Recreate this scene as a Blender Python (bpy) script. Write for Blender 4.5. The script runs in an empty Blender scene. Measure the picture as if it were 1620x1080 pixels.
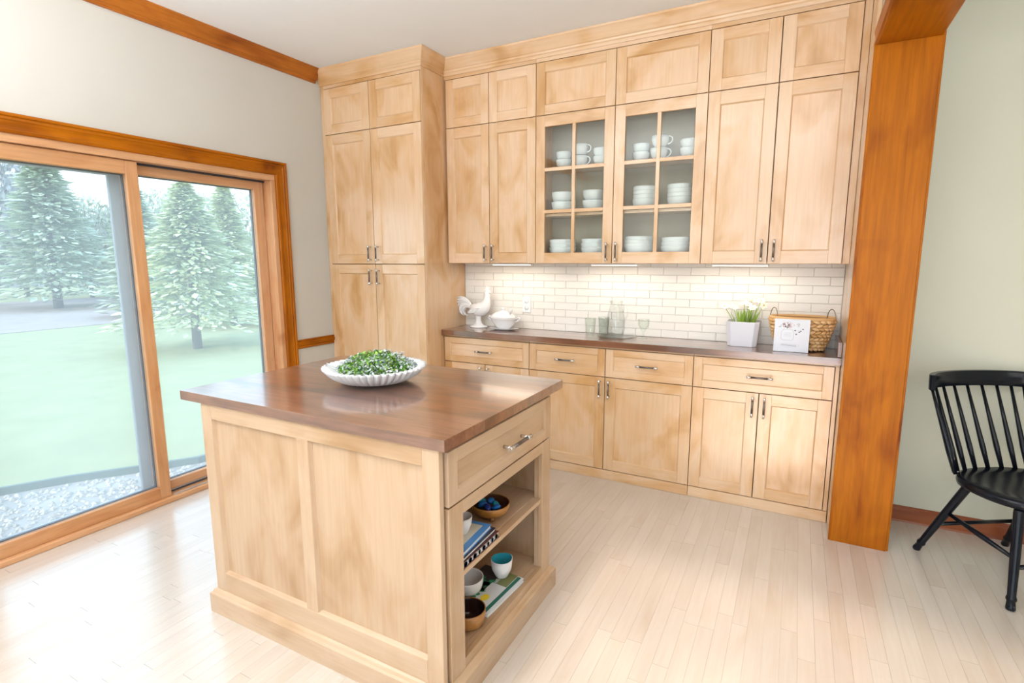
import bpy, bmesh, math, random
from mathutils import Vector, Matrix, Euler
R = math.radians
rnd = random.Random(7)
SC = bpy.context.scene
COL = SC.collection

# ------------------------------------------------------------------ camera
CAM = Vector((3.1976, -2.9977, 1.4235))
cd = bpy.data.cameras.new('camera'); cam = bpy.data.objects.new('camera', cd); COL.objects.link(cam)
rgt = Vector((0.88253812, 0.47023428, -0.0024877)); upv = Vector((-0.06992048, 0.13645489, 0.98817569)); fwd = Vector((-0.46501354, 0.87192877, -0.15330565))
rot = Matrix((rgt, upv, -fwd)).transposed()
cam.matrix_world = Matrix.Translation(CAM) @ rot.to_4x4()
cd.sensor_width = 36; cd.lens = 842.48 / 1620 * 36; cd.clip_start = 0.02; cd.clip_end = 300
SC.camera = cam
def project(p):
    v = Vector(p) - CAM; z = v.dot(fwd)
    if z < .05: return None
    return 810 + 842.48 * v.dot(rgt) / z, 540 - 842.48 * v.dot(upv) / z, z

# ------------------------------------------------------------------ world, sun, lights, exposure
SC.view_settings.view_transform = 'Standard'; SC.view_settings.look = 'None'
SC.view_settings.exposure = 0.20; SC.view_settings.gamma = 1; SC.view_settings.use_curve_mapping = False
w = bpy.data.worlds.new('world'); SC.world = w; w.use_nodes = True
wn = w.node_tree.nodes; wl = w.node_tree.links; wn.clear()
wo = wn.new('ShaderNodeOutputWorld'); wb = wn.new('ShaderNodeBackground'); wl.new(wb.outputs[0], wo.inputs[0])
tc = wn.new('ShaderNodeTexCoord'); sp = wn.new('ShaderNodeSeparateXYZ'); wl.new(tc.outputs['Generated'], sp.inputs[0])
cr = wn.new('ShaderNodeValToRGB'); wl.new(sp.outputs[2], cr.inputs[0]); wl.new(cr.outputs[0], wb.inputs[0])
cr.color_ramp.elements[0].position = 0.0; cr.color_ramp.elements[0].color = (.74, .87, 1.0, 1)
cr.color_ramp.elements[1].position = 0.9; cr.color_ramp.elements[1].color = (.55, .76, 1.0, 1)
wb.inputs[1].default_value = 2.35
def area(name, loc, rotv, sx, sy, power, col, spread=180):
    l = bpy.data.lights.new(name, 'AREA'); l.shape = 'RECTANGLE'; l.size = sx; l.size_y = sy; l.energy = power; l.color = col; l.spread = R(spread)
    o = bpy.data.objects.new(name, l); COL.objects.link(o); o.location = loc; o.rotation_euler = rotv; return o
sun = bpy.data.lights.new('sun', 'SUN'); sun.energy = 3.2; sun.angle = R(1.6); sun.color = (1, .80, .62)
so = bpy.data.objects.new('sun', sun); COL.objects.link(so); so.rotation_euler = (R(90 - 24.2), 0, R(0))
area('front_fill', (1.2, -5.12, 1.5), (R(90), 0, 0), 1.8, 1.4, 11, (1, .98, .96))  # added fill light against the solid wall, no window behind it
area('window_daylight_corner', (3.8, -5.12, 1.35), (R(90), 0, 0), 2.4, 1.6, 8, (1, .98, .96))
area('ceiling_fill', (1.9, -3.4, 1.9), (R(180), 0, 0), 3.0, 1.6, 150, (.93, .97, 1))  # unseen upward fill, added to brighten the ceiling
area('dining_fill', (5.6, -2.6, 1.9), (R(70), 0, R(25)), 1.8, 1.6, 18, (1, .98, .95))  # added fill that brightens the dining wall, not a window
pl_ = area('door_portal', (-.16, -1.32, 1.0), (0, R(-90), 0), 1.95, 1.76, 1, (1, 1, 1)); pl_.data.cycles.is_portal = True

# ------------------------------------------------------------------ materials
def nm(name, base=(.8, .8, .8), rough=.5, metal=0, spec=.5, coat=0, **k):
    m = bpy.data.materials.new(name); m.use_nodes = True; b = m.node_tree.nodes['Principled BSDF']
    b.inputs['Base Color'].default_value = (*base, 1); b.inputs['Roughness'].default_value = rough; b.inputs['Metallic'].default_value = metal
    b.inputs['Specular IOR Level'].default_value = spec; b.inputs['Coat Weight'].default_value = coat; b.inputs['Coat Roughness'].default_value = k.get('coatr', .12); b.inputs['Coat IOR'].default_value = k.get('cior', 1.5)
    if k.get('trans'): b.inputs['Transmission Weight'].default_value = k['trans']; b.inputs['IOR'].default_value = k.get('ior', 1.45)
    return m
def rampset(r, stops):
    e = r.color_ramp.elements
    while len(e) < len(stops): e.new(.5)
    for i, (p, c) in enumerate(stops): e[i].position = p; e[i].color = (*c, 1)
def mix(nt, fac, a, b, mode='MIX'):
    n = nt.nodes.new('ShaderNodeMix'); n.data_type = 'RGBA'; n.blend_type = mode
    for s, v in ((n.inputs[0], fac), (n.inputs[6], a), (n.inputs[7], b)):
        if hasattr(v, 'node'): nt.links.new(v, s)
        elif isinstance(v, (int, float)): s.default_value = v
        else: s.default_value = (*v, 1)
    return n.outputs[2]
def wood(name, axis, light, mid, dark, rough=.35, coat=.2, fig=1.0, fine=1.0, spec=.5, patch=(.46, .62), vary=.08, island=False, coatr=.15, figs=(5.0, 2.0), cior=1.5):
    m = nm(name, light, rough, spec=spec, coat=coat, coatr=coatr, cior=cior); nt = m.node_tree; N = nt.nodes; L = nt.links; b = N['Principled BSDF']
    t = N.new('ShaderNodeTexCoord'); oi = N.new('ShaderNodeObjectInfo')
    rv = oi.outputs['Random']
    if island:
        g = N.new('ShaderNodeNewGeometry'); a = N.new('ShaderNodeMath'); a.operation = 'ADD'
        L.new(g.outputs['Random Per Island'], a.inputs[0]); L.new(rv, a.inputs[1]); f = N.new('ShaderNodeMath'); f.operation = 'FRACT'; L.new(a.outputs[0], f.inputs[0]); rv = f.outputs[0]
    mu = N.new('ShaderNodeMath'); mu.operation = 'MULTIPLY'; L.new(rv, mu.inputs[0]); mu.inputs[1].default_value = 23.7
    av = N.new('ShaderNodeVectorMath'); av.operation = 'ADD'; L.new(t.outputs['Object'], av.inputs[0]); L.new(mu.outputs[0], av.inputs[1])
    def noise(sc, stretch, det, dist):
        mp = N.new('ShaderNodeMapping'); L.new(av.outputs[0], mp.inputs[0])
        s = [sc] * 3; s['xyz'.index(axis)] = sc / stretch; mp.inputs['Scale'].default_value = s
        n = N.new('ShaderNodeTexNoise'); n.inputs['Scale'].default_value = 1; n.inputs['Detail'].default_value = det; n.inputs['Distortion'].default_value = dist
        L.new(mp.outputs[0], n.inputs[0]); return n.outputs[0]
    big = noise(*figs, 3, .7); fn = noise(70, 18, 4, .4)
    r1 = N.new('ShaderNodeValToRGB'); L.new(big, r1.inputs[0]); rampset(r1, [(0, light), (patch[0], light), (patch[1], mid), (min(.95, patch[1] + .14 / fig), dark)])
    r2 = N.new('ShaderNodeValToRGB'); L.new(fn, r2.inputs[0]); d = 1 - .16 * fine; rampset(r2, [(.3, (d, d * .985, d * .96)), (.65, (1, 1, 1))])
    c = mix(nt, 1.0, r1.outputs[0], r2.outputs[0], 'MULTIPLY')
    hv = N.new('ShaderNodeHueSaturation'); L.new(c, hv.inputs['Color'])
    mr = N.new('ShaderNodeMapRange'); L.new(rv, mr.inputs[0]); mr.inputs[3].default_value = 1 - vary; mr.inputs[4].default_value = 1 + vary; L.new(mr.outputs[0], hv.inputs['Value'])
    mr2 = N.new('ShaderNodeMapRange'); L.new(rv, mr2.inputs[0]); mr2.inputs[3].default_value = 1 + vary; mr2.inputs[4].default_value = 1 - vary; L.new(mr2.outputs[0], hv.inputs['Saturation'])
    L.new(hv.outputs[0], b.inputs['Base Color'])
    bp = N.new('ShaderNodeBump'); bp.inputs['Strength'].default_value = .05; bp.inputs['Distance'].default_value = .002; L.new(fn, bp.inputs['Height']); L.new(bp.outputs[0], b.inputs['Normal'])
    return m
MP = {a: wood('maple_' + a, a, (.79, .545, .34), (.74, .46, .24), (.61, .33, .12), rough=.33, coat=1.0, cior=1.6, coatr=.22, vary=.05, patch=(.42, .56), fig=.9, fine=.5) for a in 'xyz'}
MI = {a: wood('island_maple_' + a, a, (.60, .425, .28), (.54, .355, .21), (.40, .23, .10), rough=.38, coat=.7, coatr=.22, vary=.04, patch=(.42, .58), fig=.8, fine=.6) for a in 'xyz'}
MD = {a: wood('fir_frame_' + a, a, (.70, .38, .19), (.66, .33, .15), (.5, .2, .07), rough=.45, coat=.1, vary=.04) for a in 'xyz'}
MO = {a: wood('amber_trim_' + a, a, (.50, .150, .006), (.40, .108, .004), (.21, .042, .002), rough=.42, coat=.05, spec=.2, vary=.05, fine=1.6) for a in 'xyz'}
MW = {a: wood('walnut_' + a, a, (.27, .118, .066), (.19, .08, .045), (.075, .034, .023), rough=.30, coat=1.0, vary=.16, cior=2.0, fine=2.2, patch=(.42, .58), coatr=.12, spec=.7, island=True) for a in 'xy'}
FLR = wood('oak_plank', 'y', (.645, .58, .515), (.625, .55, .475), (.57, .485, .40), rough=.28, coat=1.0, cior=1.7, vary=.035, fine=.3, island=True, coatr=.2, figs=(6, 4))
BASEBD = wood('baseboard_wood', 'x', (.33, .085, .02), (.27, .06, .015), (.15, .03, .01), rough=.4)
BOWLW = wood('bowl_wood', 'x', (.42, .19, .05), (.3, .12, .03), (.12, .05, .02), rough=.3, coat=.4)
def painted(name, c, rough=.6, amp=.03):
    m = nm(name, c, rough, spec=.3); nt = m.node_tree; N = nt.nodes; L = nt.links
    t = N.new('ShaderNodeTexCoord'); n = N.new('ShaderNodeTexNoise'); n.inputs['Scale'].default_value = 2.5; L.new(t.outputs['Object'], n.inputs[0])
    r = N.new('ShaderNodeValToRGB'); L.new(n.outputs[0], r.inputs[0]); rampset(r, [(.3, tuple(x * (1 - amp) for x in c)), (.7, c)]); L.new(r.outputs[0], N['Principled BSDF'].inputs['Base Color'])
    n2 = N.new('ShaderNodeTexNoise'); n2.inputs['Scale'].default_value = 180; L.new(t.outputs['Object'], n2.inputs[0])
    bp = N.new('ShaderNodeBump'); bp.inputs['Strength'].default_value = .06; bp.inputs['Distance'].default_value = .002; L.new(n2.outputs[0], bp.inputs['Height']); L.new(bp.outputs[0], N['Principled BSDF'].inputs['Normal'])
    return m
WALL = painted('wall_paint_greige', (.63, .61, .56)); WALLG = painted('wall_paint_sage', (.67, .665, .55)); CEIL = painted('ceiling_paint', (.86, .87, .87))
TILE = painted('glazed_tile', (.86, .83, .78), .22, .03); GROUT = painted('grout', (.84, .81, .76), .8)
CER = painted('white_ceramic', (.86, .86, .87), .12, .02); CERB = painted('white_porcelain', (.84, .87, .88), .15, .02)
BOWLM = painted('white_stone_bowl', (.80, .82, .84), .45, .08)
CHR = nm('brushed_nickel', (.75, .74, .72), .22, 1); KNURL = nm('dark_knurled_metal', (.22, .19, .17), .38, 1)
BLK = painted('black_lacquer', (.004, .006, .012), .2, .2)
DARK = nm('dark_gap', (.05, .03, .02), .8)
INTER = painted('cabinet_lining', (.50, .45, .36), .6)
VINYL = painted('white_vinyl', (.42, .47, .52), .5); TRACK = nm('aluminium_track', (.6, .62, .65), .3, .8); WEATHER = nm('dark_weatherstrip', (.04, .045, .06), .6)
GRAV = painted('gravel', (.46, .46, .45), .9, .3); EDG = painted('landscape_edging', (.15, .21, .21), .8)
def glass_mat(name, tint=(1, 1, 1), refl=.1, veil=0.0, rough=.0, ior=1.45):
    m = bpy.data.materials.new(name); m.use_nodes = True; nt = m.node_tree; N = nt.nodes; L = nt.links; N.clear()
    o = N.new('ShaderNodeOutputMaterial'); tr = N.new('ShaderNodeBsdfTransparent'); tr.inputs[0].default_value = (*tint, 1)
    gl = N.new('ShaderNodeBsdfGlossy'); gl.inputs['Roughness'].default_value = rough; lw = N.new('ShaderNodeLayerWeight'); lw.inputs[0].default_value = .5; pw = N.new('ShaderNodeMath'); pw.operation = 'POWER'; L.new(lw.outputs['Facing'], pw.inputs[0]); pw.inputs[1].default_value = 4
    fr = N.new('ShaderNodeMapRange'); L.new(pw.outputs[0], fr.inputs[0]); fr.inputs[3].default_value = ((ior - 1) / (ior + 1)) ** 2; fr.inputs[4].default_value = .75
    src = tr.outputs[0]
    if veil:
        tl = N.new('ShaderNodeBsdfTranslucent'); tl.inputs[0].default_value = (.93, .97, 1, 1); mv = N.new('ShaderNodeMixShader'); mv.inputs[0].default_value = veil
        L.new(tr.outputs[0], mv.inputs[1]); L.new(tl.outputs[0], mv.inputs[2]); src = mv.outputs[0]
    ms = N.new('ShaderNodeMixShader'); L.new(fr.outputs[0], ms.inputs[0]); L.new(src, ms.inputs[1]); L.new(gl.outputs[0], ms.inputs[2]); L.new(ms.outputs[0], o.inputs[0])
    return m
PANE = glass_mat('clear_glazing', (.97, .99, .98), ior=1.4); DOORGL = glass_mat('door_glazing', (.95, .975, .975), veil=.14, ior=1.3)  # veil puts a whitish haze into the door glass to wash out the view
GLS = glass_mat('clear_glassware', (.98, .992, .99), ior=1.5, rough=.02); GLSG = glass_mat('green_glassware', (.965, .992, .978), ior=1.45, rough=.02)
def leafmat(name, a, b, rough=.5):
    m = nm(name, a, rough, spec=.3); nt = m.node_tree; N = nt.nodes; L = nt.links
    g = N.new('ShaderNodeNewGeometry'); r = N.new('ShaderNodeValToRGB'); L.new(g.outputs['Random Per Island'], r.inputs[0]); rampset(r, [(0, a), (1, b)])
    L.new(r.outputs[0], N['Principled BSDF'].inputs['Base Color']); return m

# ------------------------------------------------------------------ mesh helpers
WL = {}            # world location of each object (unrotated building frame)
def clear_bevel(o, wdt, seg=1):
    md = o.modifiers.new('bevel', 'BEVEL'); md.width = wdt; md.segments = seg; md.limit_method = 'ANGLE'; md.angle_limit = R(40)
class MB:
    def __init__(s): s.v = []; s.f = []; s.m = []; s.smooth = []
    def face(s, idx, mi=0, sm=False): s.f.append(tuple(idx)); s.m.append(mi); s.smooth.append(sm)
    def quad(s, a, b, c, d, mi=0):
        n = len(s.v); s.v += [Vector(p) for p in (a, b, c, d)]; s.face((n, n + 1, n + 2, n + 3), mi)
    def box(s, x0, x1, y0, y1, z0, z1, mi=0, M=None):
        n = len(s.v); P = [Vector(p) for p in ((x0, y0, z0), (x1, y0, z0), (x1, y1, z0), (x0, y1, z0), (x0, y0, z1), (x1, y0, z1), (x1, y1, z1), (x0, y1, z1))]
        if M: P = [M @ p for p in P]
        s.v += P
        for q in ((0, 3, 2, 1), (4, 5, 6, 7), (0, 1, 5, 4), (1, 2, 6, 5), (2, 3, 7, 6), (3, 0, 4, 7)): s.face([n + i for i in q], mi)
        return s
    def lathe(s, prof, c=(0, 0, 0), seg=32, mi=0, sx=1, sy=1, M=None, wob=None, sm=True, caps=True):
        n0 = len(s.v); k = len(prof)
        for i in range(seg):
            a = 2 * math.pi * i / seg
            for (r, z) in prof:
                rr = r * (wob(a, r, z) if wob else 1)
                p = Vector((math.cos(a) * rr * sx, math.sin(a) * rr * sy, z))
                if M: p = M @ p
                s.v.append(p + Vector(c))
        for i in range(seg):
            j = (i + 1) % seg
            for q in range(k - 1): s.face((n0 + i * k + q, n0 + j * k + q, n0 + j * k + q + 1, n0 + i * k + q + 1), mi, sm)
        for q, fl in ((0, True), (k - 1, False)):
            if caps and prof[q][0] > 1e-5:
                ring = [n0 + i * k + q for i in range(seg)]
                s.face(ring[::-1] if fl else ring, mi, False)
        return s
    def tube(s, pts, rad, seg=10, mi=0, flat=1.0, cap=True):
        pts = [Vector(p) for p in pts]; n0 = len(s.v); rs = rad if hasattr(rad, '__len__') else [rad] * len(pts)
        t0 = (pts[1] - pts[0]).normalized(); ref = Vector((0, 0, 1)) if abs(t0.z) < .9 else Vector((1, 0, 0)); nv = t0.cross(ref).normalized()
        for i, p in enumerate(pts):
            t = (pts[min(i + 1, len(pts) - 1)] - pts[max(i - 1, 0)]).normalized(); nv = (nv - t * nv.dot(t)).normalized(); b = t.cross(nv)
            for j in range(seg):
                a = 2 * math.pi * j / seg; s.v.append(p + (nv * math.cos(a) + b * math.sin(a) * flat) * rs[i])
        for i in range(len(pts) - 1):
            for j in range(seg):
                q = (j + 1) % seg; s.face((n0 + i * seg + j, n0 + i * seg + q, n0 + (i + 1) * seg + q, n0 + (i + 1) * seg + j), mi, True)
        if cap:
            s.face([n0 + j for j in range(seg)][::-1], mi); e = n0 + (len(pts) - 1) * seg; s.face([e + j for j in range(seg)], mi)
        return s
    def prism(s, poly, f0, f1, P, mi=0, sm=False):
        """poly: list of 2d points, P(a,b,t)->3d, extruded t from f0 to f1"""
        n = len(s.v); k = len(poly)
        for t in (f0, f1): s.v += [Vector(P(a, b, t)) for a, b in poly]
        for i in range(k): j = (i + 1) % k; s.face((n + i, n + j, n + k + j, n + k + i), mi, sm)
        s.face([n + i for i in range(k)][::-1], mi); s.face([n + k + i for i in range(k)], mi)
        return s
    def build(s, name, mats, parent=None, bevel=0, fix=True, origin=None):
        if not isinstance(mats, (list, tuple)): mats = [mats]
        if origin is None:
            lo = [min(p[i] for p in s.v) for i in range(3)]; hi = [max(p[i] for p in s.v) for i in range(3)]
            origin = Vector([(a + b) / 2 for a, b in zip(lo, hi)])
            if parent is None: origin.z = lo[2]
        origin = Vector(origin)
        me = bpy.data.meshes.new(name); me.from_pydata([tuple(p - origin) for p in s.v], [], s.f)
        for mt in mats: me.materials.append(mt)
        me.polygons.foreach_set('material_index', s.m); me.polygons.foreach_set('use_smooth', s.smooth)
        if fix:
            bm = bmesh.new(); bm.from_mesh(me); bmesh.ops.recalc_face_normals(bm, faces=bm.faces); bm.to_mesh(me); bm.free()
        me.update()
        o = bpy.data.objects.new(name, me); COL.objects.link(o)
        if parent is not None: o.parent = parent; o.location = origin - WL[parent]
        else: o.location = origin
        WL[o] = origin
        if bevel: clear_bevel(o, bevel)
        return o
def tag(o, label, cat, group=None, kind=None):
    o['label'] = label
    if cat: o['category'] = cat
    if group: o['group'] = group
    if kind: o['kind'] = kind
    return o
def thing(name, loc, label=None, cat=None, group=None, kind=None):
    o = bpy.data.objects.new(name, None); COL.objects.link(o); o.location = loc; WL[o] = Vector(loc); o.empty_display_size = .05
    if label: o['label'] = label
    if cat: o['category'] = cat
    if group: o['group'] = group
    if kind: o['kind'] = kind
    return o
def struct(o): o['kind'] = 'structure'; return o
def dup(o, parent=None):
    c = o.copy(); COL.objects.link(c); c.parent = parent; WL[c] = WL[o]
    for ch in list(o.children): dup(ch, c)
    return c

# ------------------------------------------------------------------ dimensions
XP = 3.428; XJ = 3.437; XK = 3.671; YW = .504; H = 2.774; YD = .43; YF = -5.2; XE = 6.3
ZC = .878; ZT = .914
J0, J1, J2, J3, XR = .9285, 1.6257, 2.1622, 2.6965, 3.4042
U = [.9367, 1.2864, 1.639, 2.165, 2.6936, 3.0424, 3.3938]
ZU, ZR, ZD, ZS, ZB, ZM = 1.3926, 2.3277, 2.6487, 1.3879, .0663, .6802
YB, YU, YT = .1952, .2595, 0.0

# ------------------------------------------------------------------ structure
fl = struct(MB().box(-.15, XE, YF, YW + .14, -.12, -.005).build('floor', painted('floor_joint', (.62, .52, .42), .8)))
W_ = .0571
meshes = {}
planks = []
row = 0; x = -.02
while x < XE - .1:
    y = -5.16 + rnd.uniform(-.9, 0); ymax = YW if x < XJ else YD
    while y < ymax:
        Ln = rnd.choice((.35, .5, .65, .8, 1.0, 1.2)); a = max(y, -5.16); b = min(y + Ln, ymax)
        if b - a > .04: planks.append((x, a, b))
        y += Ln
    x += W_
def psize(p):
    cx, cy = p[0] + W_ / 2, (p[1] + p[2]) / 2
    q = [project((cx, yy, 0)) for yy in (p[1], cy, p[2])]
    best = 0
    for t in q:
        if t and -60 < t[0] < 1680 and 250 < t[1] < 1130: best = max(best, (p[2] - p[1]) / t[2] ** 2)
    if cx < .95 and cy > 0 or (1.15 < cx < 2.33 and -1.78 < cy < -.98) or (cx < XP and p[1] > .2): best = 0
    if best and cy > -1.0 and cx < 1.9 and cx > .6: best *= .2
    return best
ranked = sorted(planks, key=psize, reverse=True)
single = ranked[:290]; rest = ranked[290:]
for (px, a, b) in single:
    key = round(b - a, 3)
    mb = MB().box(-W_ / 2 + .00025, W_ / 2 - .00025, -(b - a) / 2 + .0004, (b - a) / 2 - .0004, -.005, 0)
    if key not in meshes:
        o = mb.build('floor_plank', FLR, fl, origin=(0, 0, 0)); meshes[key] = o.data
    else:
        o = bpy.data.objects.new('floor_plank', meshes[key]); COL.objects.link(o); o.parent = fl
    o.location = Vector((px + W_ / 2, (a + b) / 2, 0)) - WL[fl]
mb = MB()
for (px, a, b) in rest: mb.box(px + .0004, px + W_ - .0004, a + .0004, b - .0004, -.005, 0)
o = mb.build('distant_planks', FLR, fl); o['kind'] = 'stuff'
struct(MB().box(-.15, XE, YF, YW + .14, H, H + .1).build('ceiling', CEIL))
struct(MB().box(-.15, XK, YW, YW + .14, 0, H).build('wall_back', WALL))
struct(MB().box(XK, XE, YD, YD + .14, 0, H).build('wall_dining', WALLG))
struct(MB().box(XE, XE + .12, YF, YD + .14, 0, H).build('wall_east', WALLG))
# left wall with the sliding door opening  y -2.2 .. -.441, z 0..2.0023
OY0, OY1, OZ = -2.205, -.441, 2.0023
mb = MB(); mb.box(-.15, 0, OY1, YW, 0, H); mb.box(-.15, 0, YF, OY0, 0, H); mb.box(-.15, 0, OY0, OY1, OZ, H)
struct(mb.build('wall_left', WALL))
# right wall: stub at the back, header beam above the wide opening
ZJ = 2.3562
mb = MB(); mb.box(XJ + .008, XK - .006, .02, YW, 0, H); mb.box(XJ + .008, XK - .006, -5.06, .02, ZJ + .02, H)
struct(mb.build('wall_right', WALL))
# front wall (behind the camera) unseen, its one opening shaped for the sun patch
mb = MB(); WX = [(.1, 3.1), (3.1, 5.4)]
for (a, b, c, d) in ((-.15, .1, 0, H), (.1, 2.40, 0, 2.1), (5.2, XE, 0, H), (.1, 5.2, 2.1, H), (2.30, 2.45, .4, 2.1)): mb.box(a, b, YF - .06, YF + .04, c, d)
struct(mb.build('wall_front', WALL))
# left bay made solid to keep sun off the island; it enters on the right
# trims: amber casings, jambs, chair rail, crown
def crown_profile(d, h):   # (out, up) pairs, from lower wall contact to ceiling
    return [(0, 0), (.012, 0), (.014, h * .13), (.020, h * .20), (.026, h * .22), (.030, h * .32), (d * .62, h * .72), (d * .86, h * .88), (d, h * .93), (d, h), (0, h)]
t1 = thing('trim_1', (0, -2.5, 2.684), 'amber stained crown moulding along the left wall under the ceiling', kind='structure')
MB().prism([(a, 2.684 + b) for a, b in crown_profile(.07, .09)], YF + .05, -.042, lambda a, b, t: (a, t, b)).build('crown_length', MO['y'], t1)
t2 = thing('trim_2', (0, -.18, .775), 'amber chair rail between the sliding door and tall cabinet', kind='structure')
MB().prism([(0, .775), (.012, .775), (.016, .782), (.012, .790), (.020, .800), (.022, .818), (.014, .826), (.018, .833), (.014, .839), (0, .839)], -.352, -.001, lambda a, b, t: (a, t, b)).build('rail_length', MO['y'], t2)
bb = thing('baseboard_left', (0, -.18, 0), kind='structure')
MB().box(0, .014, -.352, -.001, 0, .075).build('board', MO['y'], bb, bevel=.003)
bd = thing('baseboard_dining', (4.9, YD, 0), kind='structure')
MB().prism([(YD, 0), (YD - .014, 0), (YD - .014, .062), (YD - .009, .070), (YD - .009, .076), (YD - .004, .083), (YD, .083)], XK, XE, lambda a, b, t: (t, a, b)).build('board', BASEBD, bd)
MB().prism([(YD - .014, 0), (YD - .026, 0), (YD - .024, .010), (YD - .014, .018)], XK, XE, lambda a, b, t: (t, a, b)).build('shoe_moulding', BASEBD, bd)
t3 = thing('trim_3', (XJ, 0, 0), 'amber stained jamb and header lining the wide opening', kind='structure')
MB().box(XJ, XK, 0, .02, 0, ZJ).build('jamb_board', MO['z'], t3, bevel=.0015)
MB().box(XJ, XK, -5.06, .02, ZJ, ZJ + .02).build('header_board', MO['y'], t3, bevel=.0015)
MB().box(XJ - .010, XJ + .008, .001, .022, 0, ZJ + .02).build('side_casing', MO['z'], t3, bevel=.002)
MB().prism([(XJ - .010, ZJ + .001), (XJ - .012, ZJ + .012), (XJ - .006, ZJ + .02), (XJ - .010, ZJ + .045), (XJ - .014, ZJ + .06), (XJ + .008, ZJ + .06), (XJ + .008, ZJ + .001)], -5.06, .022, lambda a, b, t: (a, t, b)).build('header_casing', MO['y'], t3)
MB().box(XK - .006, XK + .010, .006, .05, 0, ZJ + .05).build('dining_casing', MO['z'], t3, bevel=.002)
# sliding door
d1 = thing('door_1', (0, -1.32, 0), 'wood framed sliding glass door with amber casing', kind='structure')
def casing_prof():       # (across from outer edge inward, out of wall)
    return [(0, 0), (0, .020), (.006, .024), (.014, .024), (.018, .018), (.030, .021), (.036, .016), (.058, .013), (.070, .015), (.076, .019), (.084, .017), (.089, .012), (.089, 0)]
CP = casing_prof(); YO1, YO0, ZO = -.352, -2.294, 2.0790
def mitred(pr, side):
    mb = MB(); n = len(pr)
    if side == 'head': ends = [[(o, YO0 + c, ZO - c) for c, o in pr], [(o, YO1 - c, ZO - c) for c, o in pr]]
    elif side == 'right': ends = [[(o, YO1 - c, 0) for c, o in pr], [(o, YO1 - c, ZO - c) for c, o in pr]]
    else: ends = [[(o, YO0 + c, 0) for c, o in pr], [(o, YO0 + c, ZO - c) for c, o in pr]]
    mb.v = [Vector(p) for e in ends for p in e]
    for i in range(n): j = (i + 1) % n; mb.face((i, j, n + j, n + i))
    mb.face(range(n)); mb.face(range(2 * n - 1, n - 1, -1)); return mb
mitred(CP, 'head').build('head_casing', MO['y'], d1); mitred(CP, 'right').build('side_casing', MO['z'], d1); mitred(CP, 'left').build('side_casing', MO['z'], d1)
fr = MB(); fr.box(-.15, .004, OY0, OY1, 1.952, OZ, 0); fr.box(-.15, .004, OY1 - .035, OY1, .03, 1.952, 1); fr.box(-.15, .004, OY0, OY0 + .035, .03, 1.952, 1)
fr.build('door_frame', [MD['y'], MD['z']], d1, bevel=.002)
MB().box(-.15, .012, OY0, OY1, 0, .030).build('door_sill', MD['y'], d1, bevel=.004)
MB().box(-.120, -.070, -1.29, OY1 - .035, .030, .036).box(-.072, -.066, -1.29, OY1 - .035, .030, .050).box(-.012, -.006, -1.29, OY1 - .035, .030, .040).build('door_track', TRACK, d1)
MB().box(-.066, -.060, -1.29, OY1 - .035, .036, .042).box(-.068, -.060, -1.29, OY1 - .036, 1.940, 1.952).build('weather_strip', WEATHER, d1)
def glass_panel(name, x0, x1, y0, y1, z0, z1, stl, str_, rb, rt, lab=None):
    p = MB(); p.box(x0, x1, y0, y0 + stl, z0, z1, 1); p.box(x0, x1, y1 - str_, y1, z0, z1, 1); p.box(x0, x1, y0 + stl, y1 - str_, z0, z0 + rb, 0); p.box(x0, x1, y0 + stl, y1 - str_, z1 - rt, z1, 0)
    o = p.build(name, [MD['y'], MD['z']], d1, bevel=.003); xm = (x0 + x1) / 2
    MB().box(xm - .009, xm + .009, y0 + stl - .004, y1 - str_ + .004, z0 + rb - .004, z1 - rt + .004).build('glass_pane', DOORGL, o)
    b = MB(); a0, a1, c0, c1 = y0 + stl, y1 - str_, z0 + rb, z1 - rt; e = .006
    b.box(x0 - .004, xm - .01, a0, a0 + e, c0, c1); b.box(x0 - .004, xm - .01, a1 - e, a1, c0, c1); b.box(x0 - .004, xm - .01, a0, a1, c0, c0 + e); b.box(x0 - .004, xm - .01, a0, a1, c1 - e, c1)
    b.build('glazing_bead', WEATHER, o)
    return o
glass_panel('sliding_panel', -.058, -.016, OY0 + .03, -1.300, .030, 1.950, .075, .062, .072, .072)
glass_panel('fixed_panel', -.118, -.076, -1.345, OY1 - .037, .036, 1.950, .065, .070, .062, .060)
# screen panel parked outside behind the left pane
s = MB(); ys = -1.398; s.box(-.150, -.128, ys, ys + .062, .036, 1.945); s.box(-.150, -.128, OY0 + .04, OY0 + .10, .036, 1.945); s.box(-.150, -.128, OY0 + .10, ys, .036, .08); s.box(-.150, -.128, OY0 + .10, ys, 1.875, 1.945)
s.build('screen_frame', VINYL, d1, bevel=.004)

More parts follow.
